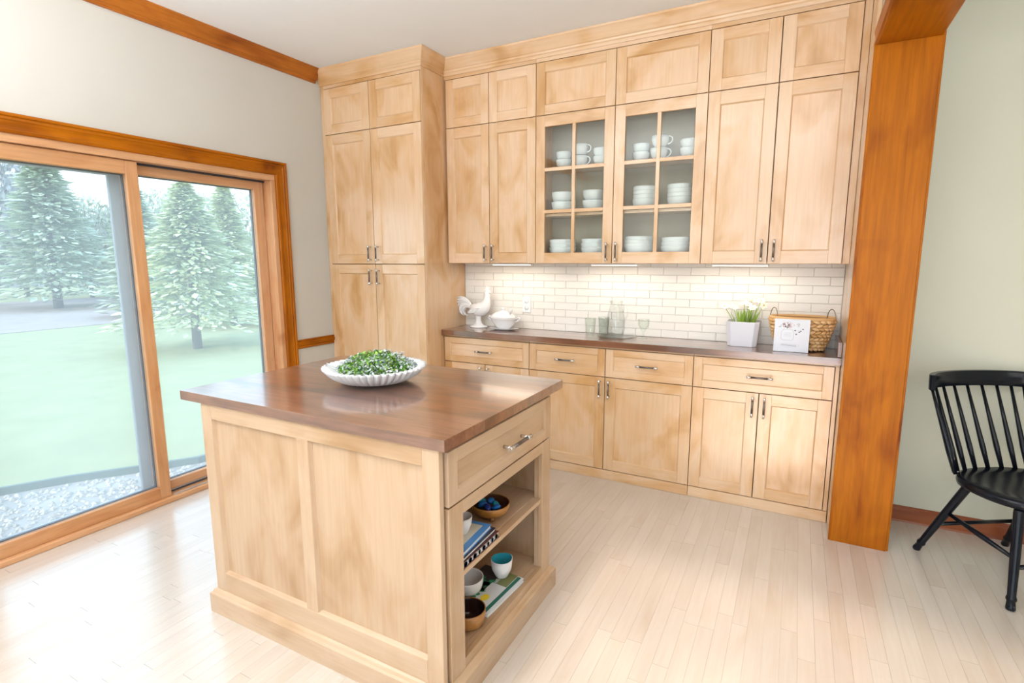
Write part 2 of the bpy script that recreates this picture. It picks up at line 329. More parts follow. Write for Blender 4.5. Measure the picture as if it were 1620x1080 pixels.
# backsplash tiles
bs = thing('backsplash', (2.17, YW, ZT), 'white glazed subway tile backsplash above the long walnut counter', 'backsplash', kind='structure')
del bs['category']
MB().box(.9255, XP, YW - .006, YW - .0002, ZT, ZU + .02).build('grout_bed', GROUT, bs)
th, tw = .0505, .168; tmesh = {}
r = 0; z = ZT + .0005
while z < ZU + .015:
    x = .926 - (tw / 2 if r % 2 else 0)
    while x < XP - .002:
        a = max(x, .926); b = min(x + tw, XP - .001); zt = min(z + th, ZU + .019)
        if b - a > .015:
            dx, dz = b - a - .0016, zt - z - .0016; key = (round(dx, 4), round(dz, 4))
            if key not in tmesh:
                m_ = MB(); e = .0015; A = [(-dx / 2, .004, -dz / 2), (dx / 2, .004, -dz / 2), (dx / 2, .004, dz / 2), (-dx / 2, .004, dz / 2)]
                B = [(-dx / 2, -.001, -dz / 2), (dx / 2, -.001, -dz / 2), (dx / 2, -.001, dz / 2), (-dx / 2, -.001, dz / 2)]
                C_ = [(-dx / 2 + e, -.003, -dz / 2 + e), (dx / 2 - e, -.003, -dz / 2 + e), (dx / 2 - e, -.003, dz / 2 - e), (-dx / 2 + e, -.003, dz / 2 - e)]
                m_.v = [Vector(p) for p in A + B + C_]
                for lo in (0, 4):
                    for i in range(4): j = (i + 1) % 4; m_.face((lo + i, lo + j, lo + 4 + j, lo + 4 + i))
                m_.face((8, 9, 10, 11)); m_.face((3, 2, 1, 0))
                o = m_.build('tile', TILE, bs, origin=(0, 0, 0)); tmesh[key] = o.data
            else:
                o = bpy.data.objects.new('tile', tmesh[key]); COL.objects.link(o); o.parent = bs
            o.location = Vector(((a + b) / 2, YW - .0085, (z + zt) / 2)) - WL[bs]
            o.rotation_euler = (R(rnd.uniform(-.7, .7)), 0, R(rnd.uniform(-.35, .35)))
        x += tw
    z += th; r += 1
# outlet on the tiles
ot = thing('wall_outlet', (1.46, YW - .014, 1.05), 'white duplex outlet plate on the tile backsplash beside the tureen', 'outlet')
MB().box(1.425, 1.495, YW - .0175, YW - .0125, 1.035, 1.150).build('cover_plate', CER, ot, bevel=.002)
for zz in (1.068, 1.117): MB().lathe([(.0, -.0), (.016, 0), (.016, .002), (0, .002)], seg=20, M=Matrix.Translation((1.46, YW - .0175, zz)) @ Matrix.Rotation(R(90), 4, 'X')).build('socket', CERB, ot)

# ------------------------------------------------------------------ cabinet building
def Yface(y0): return (lambda u, v, d: (u, y0 + d, v)), 'x'
def Xface(x0): return (lambda u, v, d: (x0 - d, u, v)), 'y'
def framed(name, parent, F, u0, u1, v0, v1, st, rl, mats, rec=.010, th=.020, glass=None, ch=.006, gap=.0022):
    P, ax = F; u0 += gap; u1 -= gap; v0 += gap; v1 -= gap
    mb = MB()
    def q(ua, ub, va, vb, mi): # a board of the frame with its own thickness
        pts = [(ua, va), (ub, va), (ub, vb), (ua, vb)]; n = len(mb.v)
        mb.v += [Vector(P(a, b, 0)) for a, b in pts] + [Vector(P(a, b, th)) for a, b in pts]
        for f in ((0, 1, 2, 3), (7, 6, 5, 4), (0, 4, 5, 1), (1, 5, 6, 2), (2, 6, 7, 3), (3, 7, 4, 0)): mb.face([n + i for i in f], mi)
    q(u0, u0 + st, v0, v1, 0); q(u1 - st, u1, v0, v1, 0); q(u0 + st, u1 - st, v0, v0 + rl, 1); q(u0 + st, u1 - st, v1 - rl, v1, 1)
    ui0, ui1, vi0, vi1 = u0 + st, u1 - st, v0 + rl, v1 - rl
    if glass:
        cols, rows = glass; mw = .022
        for k in range(1, cols): c = ui0 + (ui1 - ui0) * k / cols; q(c - mw / 2, c + mw / 2, vi0, vi1, 0)
        for k in range(1, rows):
            c = vi0 + (vi1 - vi0) * k / rows
            for i in range(cols):
                a = ui0 + (ui1 - ui0) * i / cols + (mw / 2 if i else 0); b = ui0 + (ui1 - ui0) * (i + 1) / cols - (mw / 2 if i < cols - 1 else 0); q(a, b, c - mw / 2, c + mw / 2, 1)
    else: # bead between frame and panel
        i0 = [(ui0, vi0), (ui1, vi0), (ui1, vi1), (ui0, vi1)]; i1 = [(ui0 + ch, vi0 + ch), (ui1 - ch, vi0 + ch), (ui1 - ch, vi1 - ch), (ui0 + ch, vi1 - ch)]
        n = len(mb.v); mb.v += [Vector(P(a, b, .0015)) for a, b in i0] + [Vector(P(a, b, rec + .001)) for a, b in i1]
        for i in range(4): j = (i + 1) % 4; mb.face((n + i, n + j, n + 4 + j, n + 4 + i), 1 if i % 2 == 0 else 0)
    o = mb.build(name, [mats['z'], mats[ax]], parent, bevel=.0012, fix=False)
    if glass:
        for i in range(cols):
            for k in range(rows):
                a = ui0 + (ui1 - ui0) * i / cols + .004; b = ui0 + (ui1 - ui0) * (i + 1) / cols - .004; c = vi0 + (vi1 - vi0) * k / rows + .004; d = vi0 + (vi1 - vi0) * (k + 1) / rows - .004
                g = MB(); g.quad(P(a, c, .012), P(b, c, .012), P(b, d, .012), P(a, d, .012)); g.quad(P(a, d, .016), P(b, d, .016), P(b, c, .016), P(a, c, .016)); g.build('glass_pane', PANE, o, fix=False)
    else:
        m2 = MB(); pts = [(ui0 - .004, vi0 - .004), (ui1 + .004, vi0 - .004), (ui1 + .004, vi1 + .004), (ui0 - .004, vi1 + .004)]
        m2.v = [Vector(P(a, b, rec)) for a, b in pts] + [Vector(P(a, b, th - .002)) for a, b in pts]
        for f in ((0, 1, 2, 3), (7, 6, 5, 4), (0, 4, 5, 1), (1, 5, 6, 2), (2, 6, 7, 3), (3, 7, 4, 0)): m2.face(f)
        m2.build('panel', mats['z'] if (v1 - v0) > (u1 - u0) * .55 else mats[ax], o)
    return o
def handle(parent, F, u, v, ln, vert=True, r=.0065, out=.030):
    P, ax = F; mb = MB()
    def pt(t, d): return P(u, v + t, -d) if vert else P(u + t, v, -d)
    h = ln / 2
    mb.tube([pt(-h, out), pt(-h * .62, out)], r * 1.05, 12, 0); mb.tube([pt(h * .62, out), pt(h, out)], r * 1.05, 12, 0)
    mb.tube([pt(-h * .62, out), pt(h * .62, out)], r * .9, 12, 1)
    for sg in (-1, 1): mb.tube([pt(sg * h * .78, 0), pt(sg * h * .78, out)], r * .85, 10, 0)
    return mb.build('handle', [CHR, KNURL], parent)
def carcass(parent, x0, x1, yf, yb, z0, z1, mats=MP, open_front=False, shelves=(), ff=.03, lining=None):
    """side panels, top, bottom, back and a face frame"""
    lin = lining or mats['z']; t = .016
    mb = MB(); mb.box(x0, x0 + t, yf, yb, z0, z1, 0); mb.box(x1 - t, x1, yf, yb, z0, z1, 0)
    mb.box(x0 + t, x1 - t, yf, yb, z0, z0 + t, 1); mb.box(x0 + t, x1 - t, yf, yb, z1 - t, z1, 1); mb.box(x0 + t, x1 - t, yb - .008, yb, z0 + t, z1 - t, 2)
    return mb.build('carcass', [mats['z'], mats['x'], lin], parent, bevel=.001)

# tall pantry cabinet
pc = thing('tall_cabinet', (.463, .25, 0), 'tall maple pantry cabinet in the left corner, six doors', 'cabinet')
XT = .925; TY = .022
carcass(pc, .002, XT, TY, YW - .002, 0, 2.70)
f = MB(); f.box(.002, .0346, TY - .018, TY + .001, .0, ZD + .05, 0); f.box(.0346, XT, TY - .018, TY + .001, ZD + .002, ZD + .05, 1); f.box(XT - .006, XT, TY - .020, TY + .001, 0, ZD + .002, 0); f.box(.0346, XT, TY - .018, TY + .001, 0, ZB - .002, 1)
f.build('face_frame', [MP['z'], MP['x']], pc, bevel=.001)
FT = Yface(YT); TX = (.0346, .4675, .918)
for (za, zb, hz) in ((ZB, ZS, 1.295), (ZS, ZR, 1.465), (ZR, ZD, None)):
    for i in (0, 1):
        d = framed('door', pc, FT, TX[i], TX[i + 1], za, zb, .066, .066, MP)
        if hz: handle(d, FT, TX[1] + (-.036 if i == 0 else .036), hz, .118)

# upper cabinets
FU = Yface(YU)
def upper(ia, ib, lab, glass=False):
    x0 = U[ia] - (.008 if ia == 0 else 0); x1 = U[ib] if ib < 6 else XP - .001
    t = thing('upper_cabinet', ((x0 + x1) / 2, .4, ZU), lab, 'cabinet', 'wall cabinets above the counter')
    lin = INTER if glass else None
    carcass(t, x0 + .0005, x1 - .0005, YU + .021, YW - .002, ZU, 2.70, lining=lin)
    if ib == 6: MB().box(U[6] + .001, XP - .001, YU + .010, YU + .0208, ZU, 2.70).build('filler_stile', MP['z'], t, bevel=.001)
    MB().box(x0 + .0005, x1 - .0005, YU + .002, YU + .0208, ZD + .002, 2.70).build('top_rail', MP['x'], t)
    if glass:
        MB().box(U[3] - .02, U[3] + .02, YU + .0212, YU + .035, ZU + .016, ZD).build('centre_stile', MP['z'], t)
        MB().box(x0 + .017, x1 - .017, YU + .03, YW - .012, ZR - .01, ZR + .006).build('divider', MP['x'], t)
        for zs in (2.010, 1.716): MB().box(x0 + .0175, x1 - .0175, YU + .036, YW - .0115, zs - .017, zs).build('shelf', MP['x'], t, bevel=.001)
    else: MB().box(x0 + .017, x1 - .017, YU + .03, YW - .012, ZR - .01, ZR + .006).build('divider', MP['x'], t)
    for i in range(ia, ib):
        xr = U[i + 1]
        framed('top_door', t, FU, U[i], xr, ZR, ZD, .062 if ib != 4 else .06, .060, MP)
        d = framed('door', t, FU, U[i], xr, ZU, ZR, .062, .068, MP, glass=(2, 3) if glass else None)
        side = 1 if i == ia else -1
        handle(d, FU, (U[i + 1] - .030) if side == 1 else (U[i] + .030), ZU + .072, .118)
    return t
upper(0, 2, 'maple wall cabinet beside the tall pantry, narrow panel doors')
upper(2, 4, 'maple wall cabinet with two six-pane glass doors showing white dishes', True)
upper(4, 6, 'maple wall cabinet at the right end beside the amber opening')
# base cabinets
FB = Yface(YB); ZDR = .8633
def base(x0, x1, lab, fronts, xe=None):
    t = thing('base_cabinet', ((x0 + x1) / 2, .35, 0), lab, 'cabinet', 'base cabinets under the long counter')
    xa = max(x0, .926); xb = xe or x1
    carcass(t, xa + .0005, xb - .0005, YB + .021, YW - .002, .0, ZC - .001)
    MB().box(xa + .001, xb - .001, YB + .001, YB + .0205, 0, ZB - .003).build('plinth', MP['x'], t, bevel=.002)
    MB().box(xa + .001, xb - .001, YB + .006, YB + .0205, ZDR + .001, ZC - .001).build('top_rail', MP['x'], t)
    if xe: MB().box(x1 + .001, xe - .001, YB + .010, YB + .0205, ZB - .002, ZDR).build('filler_stile', MP['z'], t, bevel=.001)
    for fr_ in fronts:
        if fr_[0] == 'drawer':
            d = framed('drawer', t, FB, fr_[1], fr_[2], ZM, ZDR, .048, .042, MP, rec=.008); handle(d, FB, (fr_[1] + fr_[2]) / 2, .772, .135, False)
        else:
            d = framed('door', t, FB, fr_[1], fr_[2], ZB, ZM, .062, .062, MP); handle(d, FB, fr_[2] - .03 if fr_[3] == 'r' else fr_[1] + .03, .605, .118)
    return t
m01 = (J0 + J1) / 2; m34 = 3.0532
base(J0, J1, 'maple base cabinet at the left end beside the tall pantry', [('drawer', J0, J1), ('door', J0, m01, 'r'), ('door', m01, J1, 'l')])
base(J1, J3, 'middle maple base cabinet with two drawers over two wide doors', [('drawer', J1, J2), ('drawer', J2, J3), ('door', J1, J2, 'r'), ('door', J2, J3, 'l')])
base(J3, XR, 'maple base cabinet at the right end with one wide drawer', [('drawer', J3, XR), ('door', J3, m34, 'r'), ('door', m34, XR, 'l')], xe=XP - .002)
# maple end panel against the wall stub
ep = thing('end_panel', (3.435, .26, 0), 'tall maple end panel between the cabinets and amber jamb', 'panel')
MB().box(XP, XJ + .0075, .024, YW - .001, 0, H - .001).build('board', MP['z'], ep, bevel=.0015)
# counter
ct = thing('countertop', (2.17, .33, ZC), 'long walnut countertop across the maple base cabinets', 'countertop')
mb = MB(); sp_ = [.165, .236, .318, .388, .455, YW - .001]
for i in range(5): mb.box(.928, XP - .001, sp_[i], sp_[i + 1] - .0001, ZC, ZT)
mb.build('slab', MW['x'], ct)
MB().box(XP - .021, XP - .0012, .19, YW - .010, ZT + .0003, .993).build('side_splash', MW['y'], ct, bevel=.002)
# cabinet crown, one mitred run
cm = thing('crown_moulding', (2, .1, 2.68), 'maple crown moulding running along the top of all cabinets', 'moulding')
prof = [(0, 2.672), (.006, 2.672), (.008, 2.688), (.014, 2.694), (.016, 2.704), (.022, 2.708), (.034, 2.726), (.052, 2.752), (.060, 2.762), (.062, H - .0008), (0, H - .0008)]
def runm(pts, nrm): # pts: path points, nrm: outward mitre vectors
    mb = MB(); n = len(prof)
    for p, q in zip(pts, nrm):
        mb.v += [Vector((p[0] + q[0] * o, p[1] + q[1] * o, z)) for o, z in prof]
    for k in range(len(pts) - 1):
        for i in range(n): j = (i + 1) % n; mb.face((k * n + i, k * n + j, (k + 1) * n + j, (k + 1) * n + i))
    mb.face(range(n)); mb.face(range(len(mb.v) - 1, len(mb.v) - n - 1, -1)); return mb
yc = .001; yu = YU
runm([(.003, yc), (XT, yc)], [(0, -1), (1, -1)]).build('tall_cabinet_length', MP['x'], cm)
runm([(XT, yc), (XT, yu)], [(1, -1), (1, -1)]).build('return_length', MP['y'], cm)
runm([(XT, yu), (XP - .001, yu)], [(1, -1), (0, -1)]).build('wall_cabinet_length', MP['x'], cm)

# under cabinet lamps
def lamp(xc, lab):
    t = thing('under_cabinet_lamp', (xc, .33, ZU - .012), lab, 'lamp', 'strip lamps under the wall cabinets')
    MB().box(xc - .15, xc + .15, .315, .345, ZU - .011, ZU - .0005).build('housing', CER, t, bevel=.002)
    em = bpy.data.materials.get('lamp_diffuser')
    if not em:
        em = nm('lamp_diffuser', (1, .95, .85)); b = em.node_tree.nodes['Principled BSDF']; b.inputs['Emission Color'].default_value = (1, .88, .68, 1); b.inputs['Emission Strength'].default_value = 3
    MB().box(xc - .145, xc + .145, .319, .341, ZU - .0135, ZU - .0112).build('diffuser', em, t)
    l = area('lamp_light', (xc, .38, ZU - .02), (0, 0, 0), .5, .05, .75, (1, .86, .68)); l.parent = t; l.location = (0, 0, -.008)
for xc, lb in ((1.42, 'strip lamp under the cabinet beside the pantry'), (2.16, 'strip lamp under the glass-door cabinet'), (2.9, 'strip lamp under the right-hand wall cabinet')): lamp(xc, lb)

# ------------------------------------------------------------------ island
isl = thing('kitchen_island', (1.71, -1.38, 0), 'maple kitchen island with walnut top, drawer and open shelves', 'island')
IX0, IX1, IY0, IY1 = 1.190, 2.325, -1.800, -1.020
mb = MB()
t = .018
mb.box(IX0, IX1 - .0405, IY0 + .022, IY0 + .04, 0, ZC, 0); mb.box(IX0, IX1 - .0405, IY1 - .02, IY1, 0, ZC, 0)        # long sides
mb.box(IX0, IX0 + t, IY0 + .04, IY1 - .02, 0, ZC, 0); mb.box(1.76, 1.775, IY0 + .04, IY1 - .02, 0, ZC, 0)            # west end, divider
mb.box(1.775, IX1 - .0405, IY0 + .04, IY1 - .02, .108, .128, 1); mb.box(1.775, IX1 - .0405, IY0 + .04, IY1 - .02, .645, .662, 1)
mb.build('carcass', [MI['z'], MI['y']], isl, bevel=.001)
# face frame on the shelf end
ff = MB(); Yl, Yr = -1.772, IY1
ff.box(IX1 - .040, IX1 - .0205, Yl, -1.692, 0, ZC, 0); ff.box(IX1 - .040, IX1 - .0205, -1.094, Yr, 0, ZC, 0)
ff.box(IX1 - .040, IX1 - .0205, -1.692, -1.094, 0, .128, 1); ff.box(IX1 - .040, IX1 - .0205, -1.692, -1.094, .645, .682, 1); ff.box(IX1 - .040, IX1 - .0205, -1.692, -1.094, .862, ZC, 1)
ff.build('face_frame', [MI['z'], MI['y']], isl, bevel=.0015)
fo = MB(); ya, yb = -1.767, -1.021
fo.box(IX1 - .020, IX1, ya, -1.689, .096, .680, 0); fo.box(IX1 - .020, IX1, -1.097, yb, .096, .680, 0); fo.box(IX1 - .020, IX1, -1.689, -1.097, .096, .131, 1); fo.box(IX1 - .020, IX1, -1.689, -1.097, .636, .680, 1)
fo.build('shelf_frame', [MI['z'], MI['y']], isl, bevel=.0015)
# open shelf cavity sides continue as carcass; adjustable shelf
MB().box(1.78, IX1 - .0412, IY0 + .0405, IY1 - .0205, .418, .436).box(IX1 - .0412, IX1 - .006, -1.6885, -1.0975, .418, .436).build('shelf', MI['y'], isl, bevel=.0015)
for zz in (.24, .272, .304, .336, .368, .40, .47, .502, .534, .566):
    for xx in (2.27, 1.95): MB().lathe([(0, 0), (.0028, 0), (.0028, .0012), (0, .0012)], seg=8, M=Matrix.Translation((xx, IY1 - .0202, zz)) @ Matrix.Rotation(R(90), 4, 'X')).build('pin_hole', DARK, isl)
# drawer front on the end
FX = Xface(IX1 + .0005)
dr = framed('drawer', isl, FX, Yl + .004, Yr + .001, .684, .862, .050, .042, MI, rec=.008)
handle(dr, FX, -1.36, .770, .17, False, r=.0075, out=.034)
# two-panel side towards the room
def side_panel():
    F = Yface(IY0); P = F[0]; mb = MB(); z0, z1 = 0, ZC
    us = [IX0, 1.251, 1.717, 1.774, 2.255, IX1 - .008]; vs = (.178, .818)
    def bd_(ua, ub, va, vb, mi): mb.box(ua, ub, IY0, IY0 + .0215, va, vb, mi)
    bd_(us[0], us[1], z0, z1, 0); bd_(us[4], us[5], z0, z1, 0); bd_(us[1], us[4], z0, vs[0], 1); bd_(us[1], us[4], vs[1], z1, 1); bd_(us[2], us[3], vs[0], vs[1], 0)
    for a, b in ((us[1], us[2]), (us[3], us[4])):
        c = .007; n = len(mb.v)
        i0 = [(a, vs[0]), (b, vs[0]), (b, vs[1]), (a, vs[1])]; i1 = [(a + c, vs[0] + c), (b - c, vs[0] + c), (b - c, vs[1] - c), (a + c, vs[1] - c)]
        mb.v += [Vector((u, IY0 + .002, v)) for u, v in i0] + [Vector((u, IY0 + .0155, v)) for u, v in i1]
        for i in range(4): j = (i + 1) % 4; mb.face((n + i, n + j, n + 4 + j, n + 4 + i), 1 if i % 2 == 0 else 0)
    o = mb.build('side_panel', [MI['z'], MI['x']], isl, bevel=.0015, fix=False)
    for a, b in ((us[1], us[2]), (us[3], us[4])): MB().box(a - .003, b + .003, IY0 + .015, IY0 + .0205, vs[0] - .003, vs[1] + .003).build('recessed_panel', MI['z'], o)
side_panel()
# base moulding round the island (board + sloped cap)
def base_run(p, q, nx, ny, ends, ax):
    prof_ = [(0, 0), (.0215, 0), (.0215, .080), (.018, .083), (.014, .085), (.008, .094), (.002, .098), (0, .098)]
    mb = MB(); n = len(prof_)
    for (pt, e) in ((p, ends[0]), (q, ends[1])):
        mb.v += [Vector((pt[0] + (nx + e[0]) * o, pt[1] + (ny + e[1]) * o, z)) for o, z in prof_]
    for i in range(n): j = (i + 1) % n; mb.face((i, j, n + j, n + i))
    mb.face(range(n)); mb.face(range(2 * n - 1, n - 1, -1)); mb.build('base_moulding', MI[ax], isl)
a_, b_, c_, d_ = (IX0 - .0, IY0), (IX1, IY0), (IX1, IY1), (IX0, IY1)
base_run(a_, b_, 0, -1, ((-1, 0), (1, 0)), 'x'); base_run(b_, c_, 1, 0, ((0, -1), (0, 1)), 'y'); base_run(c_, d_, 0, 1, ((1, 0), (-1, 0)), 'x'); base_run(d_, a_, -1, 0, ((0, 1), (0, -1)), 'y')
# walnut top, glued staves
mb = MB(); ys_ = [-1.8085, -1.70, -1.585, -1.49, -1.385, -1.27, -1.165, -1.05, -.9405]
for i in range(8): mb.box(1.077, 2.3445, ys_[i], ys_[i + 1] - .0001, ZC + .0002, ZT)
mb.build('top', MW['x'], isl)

# ------------------------------------------------------------------ dishes in the glass cabinet
def ring_bowl(name, c, r, h, mat, foot=.5, label=None, cat='bowl', group=None, tilt=None, seg=32, p=2.2, thk=.004, parent=None, inner=None):
    prof_ = [(r * foot * .9, 0), (r * foot, 0), (r * foot, h * .06)]
    for k in range(1, 9): u = k / 8; prof_.append((r * (foot + (1 - foot) * (1 - (1 - u) ** p) ** (1 / p) if True else 1), h * (.06 + .94 * u)))
    inn = [(max(a - thk, .001), b) for a, b in prof_[3:]][::-1]; inn[0] = (r - thk, h); prof2 = prof_ + inn + [(r * foot * .8, h * .12), (0, h * .10)]
    prof2 = [(0, 0.0)] + prof2
    mb = MB().lathe(prof2, c, seg, M=tilt)
    if inner is not None:
        for i, f_ in enumerate(mb.f):
            if i < seg * (len(prof2) - 1) and (i % (len(prof2) - 1)) >= 12: mb.m[i] = 1
        o = mb.build(name, [mat, inner], parent)
    else: o = mb.build(name, mat, parent)
    if label: tag(o, label, cat, group)
    return o
def stack(xs, y, z0, n, r, h, step, foot, labs, grp, cat='bowl', name='bowl', p=2.2):
    for k in range(n):
        ring_bowl(name, (xs + rnd.uniform(-.002, .002), y, z0 + .0006 + k * step), r - .0004 * k, h, CERB, foot, labs[k], cat, grp, p=p)
yd = .385
place = {'a': 'left half of left glass door', 'b': 'right half of left glass door', 'c': 'left half of right glass door', 'd': 'right half of right glass door'}
for key, xs in (('a', 1.778), ('b', 1.998), ('c', 2.327), ('d', 2.537)):
    w_ = place[key]
    if key in 'ab': n, st, h = 2, .062, .078; nl = ['lower', 'upper']
    else: n, st, h = 4, .024, .078; nl = ['lowest', 'second lowest', 'second highest', 'topmost']
    if key in 'cd': h = .072
    stack(xs, yd, 1.7165, n, .075, h, st, .42, ['%s white cereal bowl, middle shelf, %s' % (q_, w_) for q_ in nl], 'cereal bowls on the middle glass-cabinet shelf')
for key, xs in (('a', 1.785), ('b', 2.012), ('c', 2.30), ('d', 2.53)):
    w_ = place[key]; n = 4 if key == 'c' else 3
    nl = {3: ['bottom', 'middle', 'top'], 4: ['bottom', 'second lowest', 'second highest', 'top']}[n]
    stack(xs, yd - .002, 1.4090, n, .092, .088, .026 if n == 3 else .0205, .45, ['%s shallow white dish, lowest level, %s' % (q_, w_) for q_ in nl], 'shallow dishes on the lowest glass-cabinet level', p=1.6)
def mug(c, lab, ang, r=.046, h=.062, tilt=0, grp='mugs on the top glass-cabinet shelf'):
    t = thing('mug', c, lab, 'mug', grp)
    pr_ = [(0, 0), (r * .6, 0), (r * .62, .003), (r * .82, h * .25), (r * .95, h * .6), (r, h), (r - .003, h), (r * .92, h * .6), (r * .76, h * .25), (r * .4, .006), (0, .006)]
    MB().lathe(pr_, c, 28).build('cup', CERB, t)
    a0 = Vector(c); d = Vector((math.cos(ang), math.sin(ang), 0)); pts = []
    for k in range(11):
        u = math.pi * (k / 10) - math.pi / 2
        pts.append(a0 + d * (r * .90 + .030 * math.cos(u)) + Vector((0, 0, h * .55 + h * .36 * math.sin(u))))
    MB().tube(pts, .0042, 8).build('handle', CERB, t)
    if tilt: t.rotation_euler = (R(tilt * .3), R(tilt), 0)
    return t
ZS1 = 2.0106
for nm_, xs in (('left', 1.962 - .06), ('right', 2.408)):
    mug((xs, .372, ZS1), 'lower white mug of the tall centre stack behind the %s glass door' % nm_, R(-12), r=.052, h=.066)
    mug((xs + .006, .370, ZS1 + .0735), 'upper white mug of the tall centre stack behind the %s glass door' % nm_, R(-15), r=.054, h=.062)
for xs, w_ in ((1.778, 'left of the mug stack behind the left glass door'), (2.036, 'right of the mug stack behind the left glass door'), (2.293, 'left of the mug stack behind the right glass door'), (2.577, 'right of the mug stack behind the right glass door')):
    for k, q_ in enumerate(('lower', 'upper')):
        c = (xs, .400, ZS1 + .048 * k)
        ring_bowl('teacup', c, .052, .058, CERB, .45, '%s white teacup %s' % (q_, w_), 'cup', 'teacups on the top glass-cabinet shelf')

# ------------------------------------------------------------------ things on the counter
def blob(mb, c, rx, ry, rz, M=None, seg=20, ring=12, mi=0):
    pr_ = [(math.sin(math.pi * k / ring), -math.cos(math.pi * k / ring)) for k in range(ring + 1)]; pr_[0] = (0, -1); pr_[-1] = (0, 1)
    S = Matrix.Diagonal((rx, ry, rz, 1)); T = (M @ S) if M else S
    return mb.lathe(pr_, c, seg, mi, M=T)
# rooster: body as one lofted surface along a spine
def loft(mb, secs, seg=20, mi=0):
    """secs: (centre, rad_side, rad_updown, tangent) rings"""
    n0 = len(mb.v)
    for c, a, b, tg in secs:
        tg = Vector(tg).normalized(); sd = Vector((0, 1, 0)); up = sd.cross(tg).normalized() * -1
        for j in range(seg):
            t_ = 2 * math.pi * j / seg; mb.v.append(Vector(c) + sd * math.cos(t_) * a + up * math.sin(t_) * b)
    for i in range(len(secs) - 1):
        for j in range(seg): q = (j + 1) % seg; mb.face((n0 + i * seg + j, n0 + i * seg + q, n0 + (i + 1) * seg + q, n0 + (i + 1) * seg + j), mi, True)
    mb.face([n0 + j for j in range(seg)], mi, True); e = n0 + (len(secs) - 1) * seg; mb.face([e + j for j in range(seg)], mi, True)
RX, RY = 1.085, .405
ro = thing('rooster_figurine', (RX, RY, ZT), 'white ceramic rooster figurine on the walnut counter beside the pantry', 'figurine')
mb = MB()
S_ = []
path = [(-.060, .135, .012, .014), (-.050, .138, .026, .030), (-.025, .136, .040, .044), (.010, .133, .048, .052), (.045, .140, .046, .056), (.070, .160, .040, .048), (.084, .188, .030, .034), (.088, .215, .022, .026), (.087, .238, .018, .020), (.088, .256, .019, .021), (.092, .270, .018, .018), (.096, .282, .012, .010)]
for i, (dx, dz, a, b) in enumerate(path):
    p0 = path[max(i - 1, 0)]; p1 = path[min(i + 1, len(path) - 1)]
    S_.append(((RX + dx, RY, ZT + dz), a, b, (p1[0] - p0[0], 0, p1[1] - p0[1])))
loft(mb, S_)
mb.build('body', CER, ro)
tl = MB()   # arched sickle tail feathers
for k in range(9):
    u = k / 8; dyy = (rnd.random() - .5) * .022; pts = []; L_ = .205 - .06 * u
    a0 = R(128 + 12 * u)
    x, z = -.045, .135 + .03 * (1 - u); ang = a0; st = L_ / 9
    for j in range(11):
        pts.append((RX + x, RY + dyy * j / 6, ZT + z)); x += math.cos(ang) * st; z += math.sin(ang) * st; ang += R(8 + 11 * u + 2 * j * .9)
    tl.tube(pts, [.008, .012, .015, .017, .018, .018, .017, .015, .012, .008, .003], 8, flat=.45)
tl.build('tail', CER, ro)
lg = MB(); lg.lathe([(0, 0), (.070, 0), (.074, .006), (.070, .012), (.045, .018), (.030, .03), (.022, .05), (.022, .075), (.030, .100), (0, .105)], (RX + .012, RY, ZT), 26, sy=.72); lg.build('pedestal', CER, ro)
cb = MB(); cb.prism([(.076, .276), (.070, .300), (.080, .294), (.084, .312), (.092, .298), (.100, .314), (.104, .298), (.114, .304), (.110, .284), (.098, .272)], RY - .004, RY + .004, lambda a, b, t: (RX + a, t, ZT + b)); cb.build('comb', CER, ro, bevel=.0015)
bk = MB(); bk.tube([(RX + .104, RY, ZT + .268), (RX + .118, RY, ZT + .264), (RX + .128, RY, ZT + .258)], [.008, .006, .0015], 10); bk.build('beak', CER, ro)
wt = MB(); blob(wt, (RX + .108, RY, ZT + .240), .007, .005, .016); wt.build('wattle', CER, ro)
for sg in (-1, 1):
    wg = MB()
    for k in range(4): wg.tube([(RX + .045 - .012 * k, RY + sg * .046, ZT + .150 - .010 * k), (RX + .0 - .012 * k, RY + sg * .052, ZT + .145 - .010 * k), (RX - .045 - .006 * k, RY + sg * .036, ZT + .140 - .008 * k)], [.007, .010, .003], 8)
    wg.build('wing', CER, ro)

# tureen
TX_, TY_ = 1.335, .372
tu = thing('soup_tureen', (TX_, TY_, ZT), 'white lidded soup tureen on an underplate in front of the rooster', 'tureen')
MB().lathe([(0, 0), (.070, 0), (.075, .004), (.115, .013), (.117, .016), (.074, .009), (0, .008)], (TX_, TY_, ZT + .0003), 36, sy=.72).build('underplate', CER, tu)
MB().lathe([(0, .0095), (.050, .0095), (.052, .018), (.075, .035), (.094, .06), (.100, .082), (.106, .086), (.104, .090), (.096, .088), (0, .080)], (TX_, TY_, ZT), 36, sy=.74).build('bowl', CER, tu)
ld = MB().lathe([(.097, .0905), (.097, .094), (.085, .108), (.060, .124), (.030, .133), (.014, .137), (.010, .144), (.018, .150), (.018, .158), (.008, .163), (0, .164)], (TX_ - .008, TY_, ZT), 36, sy=.74)
ld.build('lid', CER, tu)
for sg in (-1, 1): MB().tube([(TX_ + sg * .095, TY_, ZT + .080), (TX_ + sg * .120, TY_, ZT + .094), (TX_ + sg * .132, TY_, ZT + .086), (TX_ + sg * .118, TY_, ZT + .070), (TX_ + sg * .094, TY_, ZT + .062)], .007, 10).build('handle', CER, tu)
MB().tube([(TX_ + .060, TY_ - .02, ZT + .118), (TX_ + .075, TY_ - .03, ZT + .140), (TX_ + .078, TY_ - .035, ZT + .165)], [.008, .011, .007], 10, flat=.6).build('ladle_handle', CER, tu)

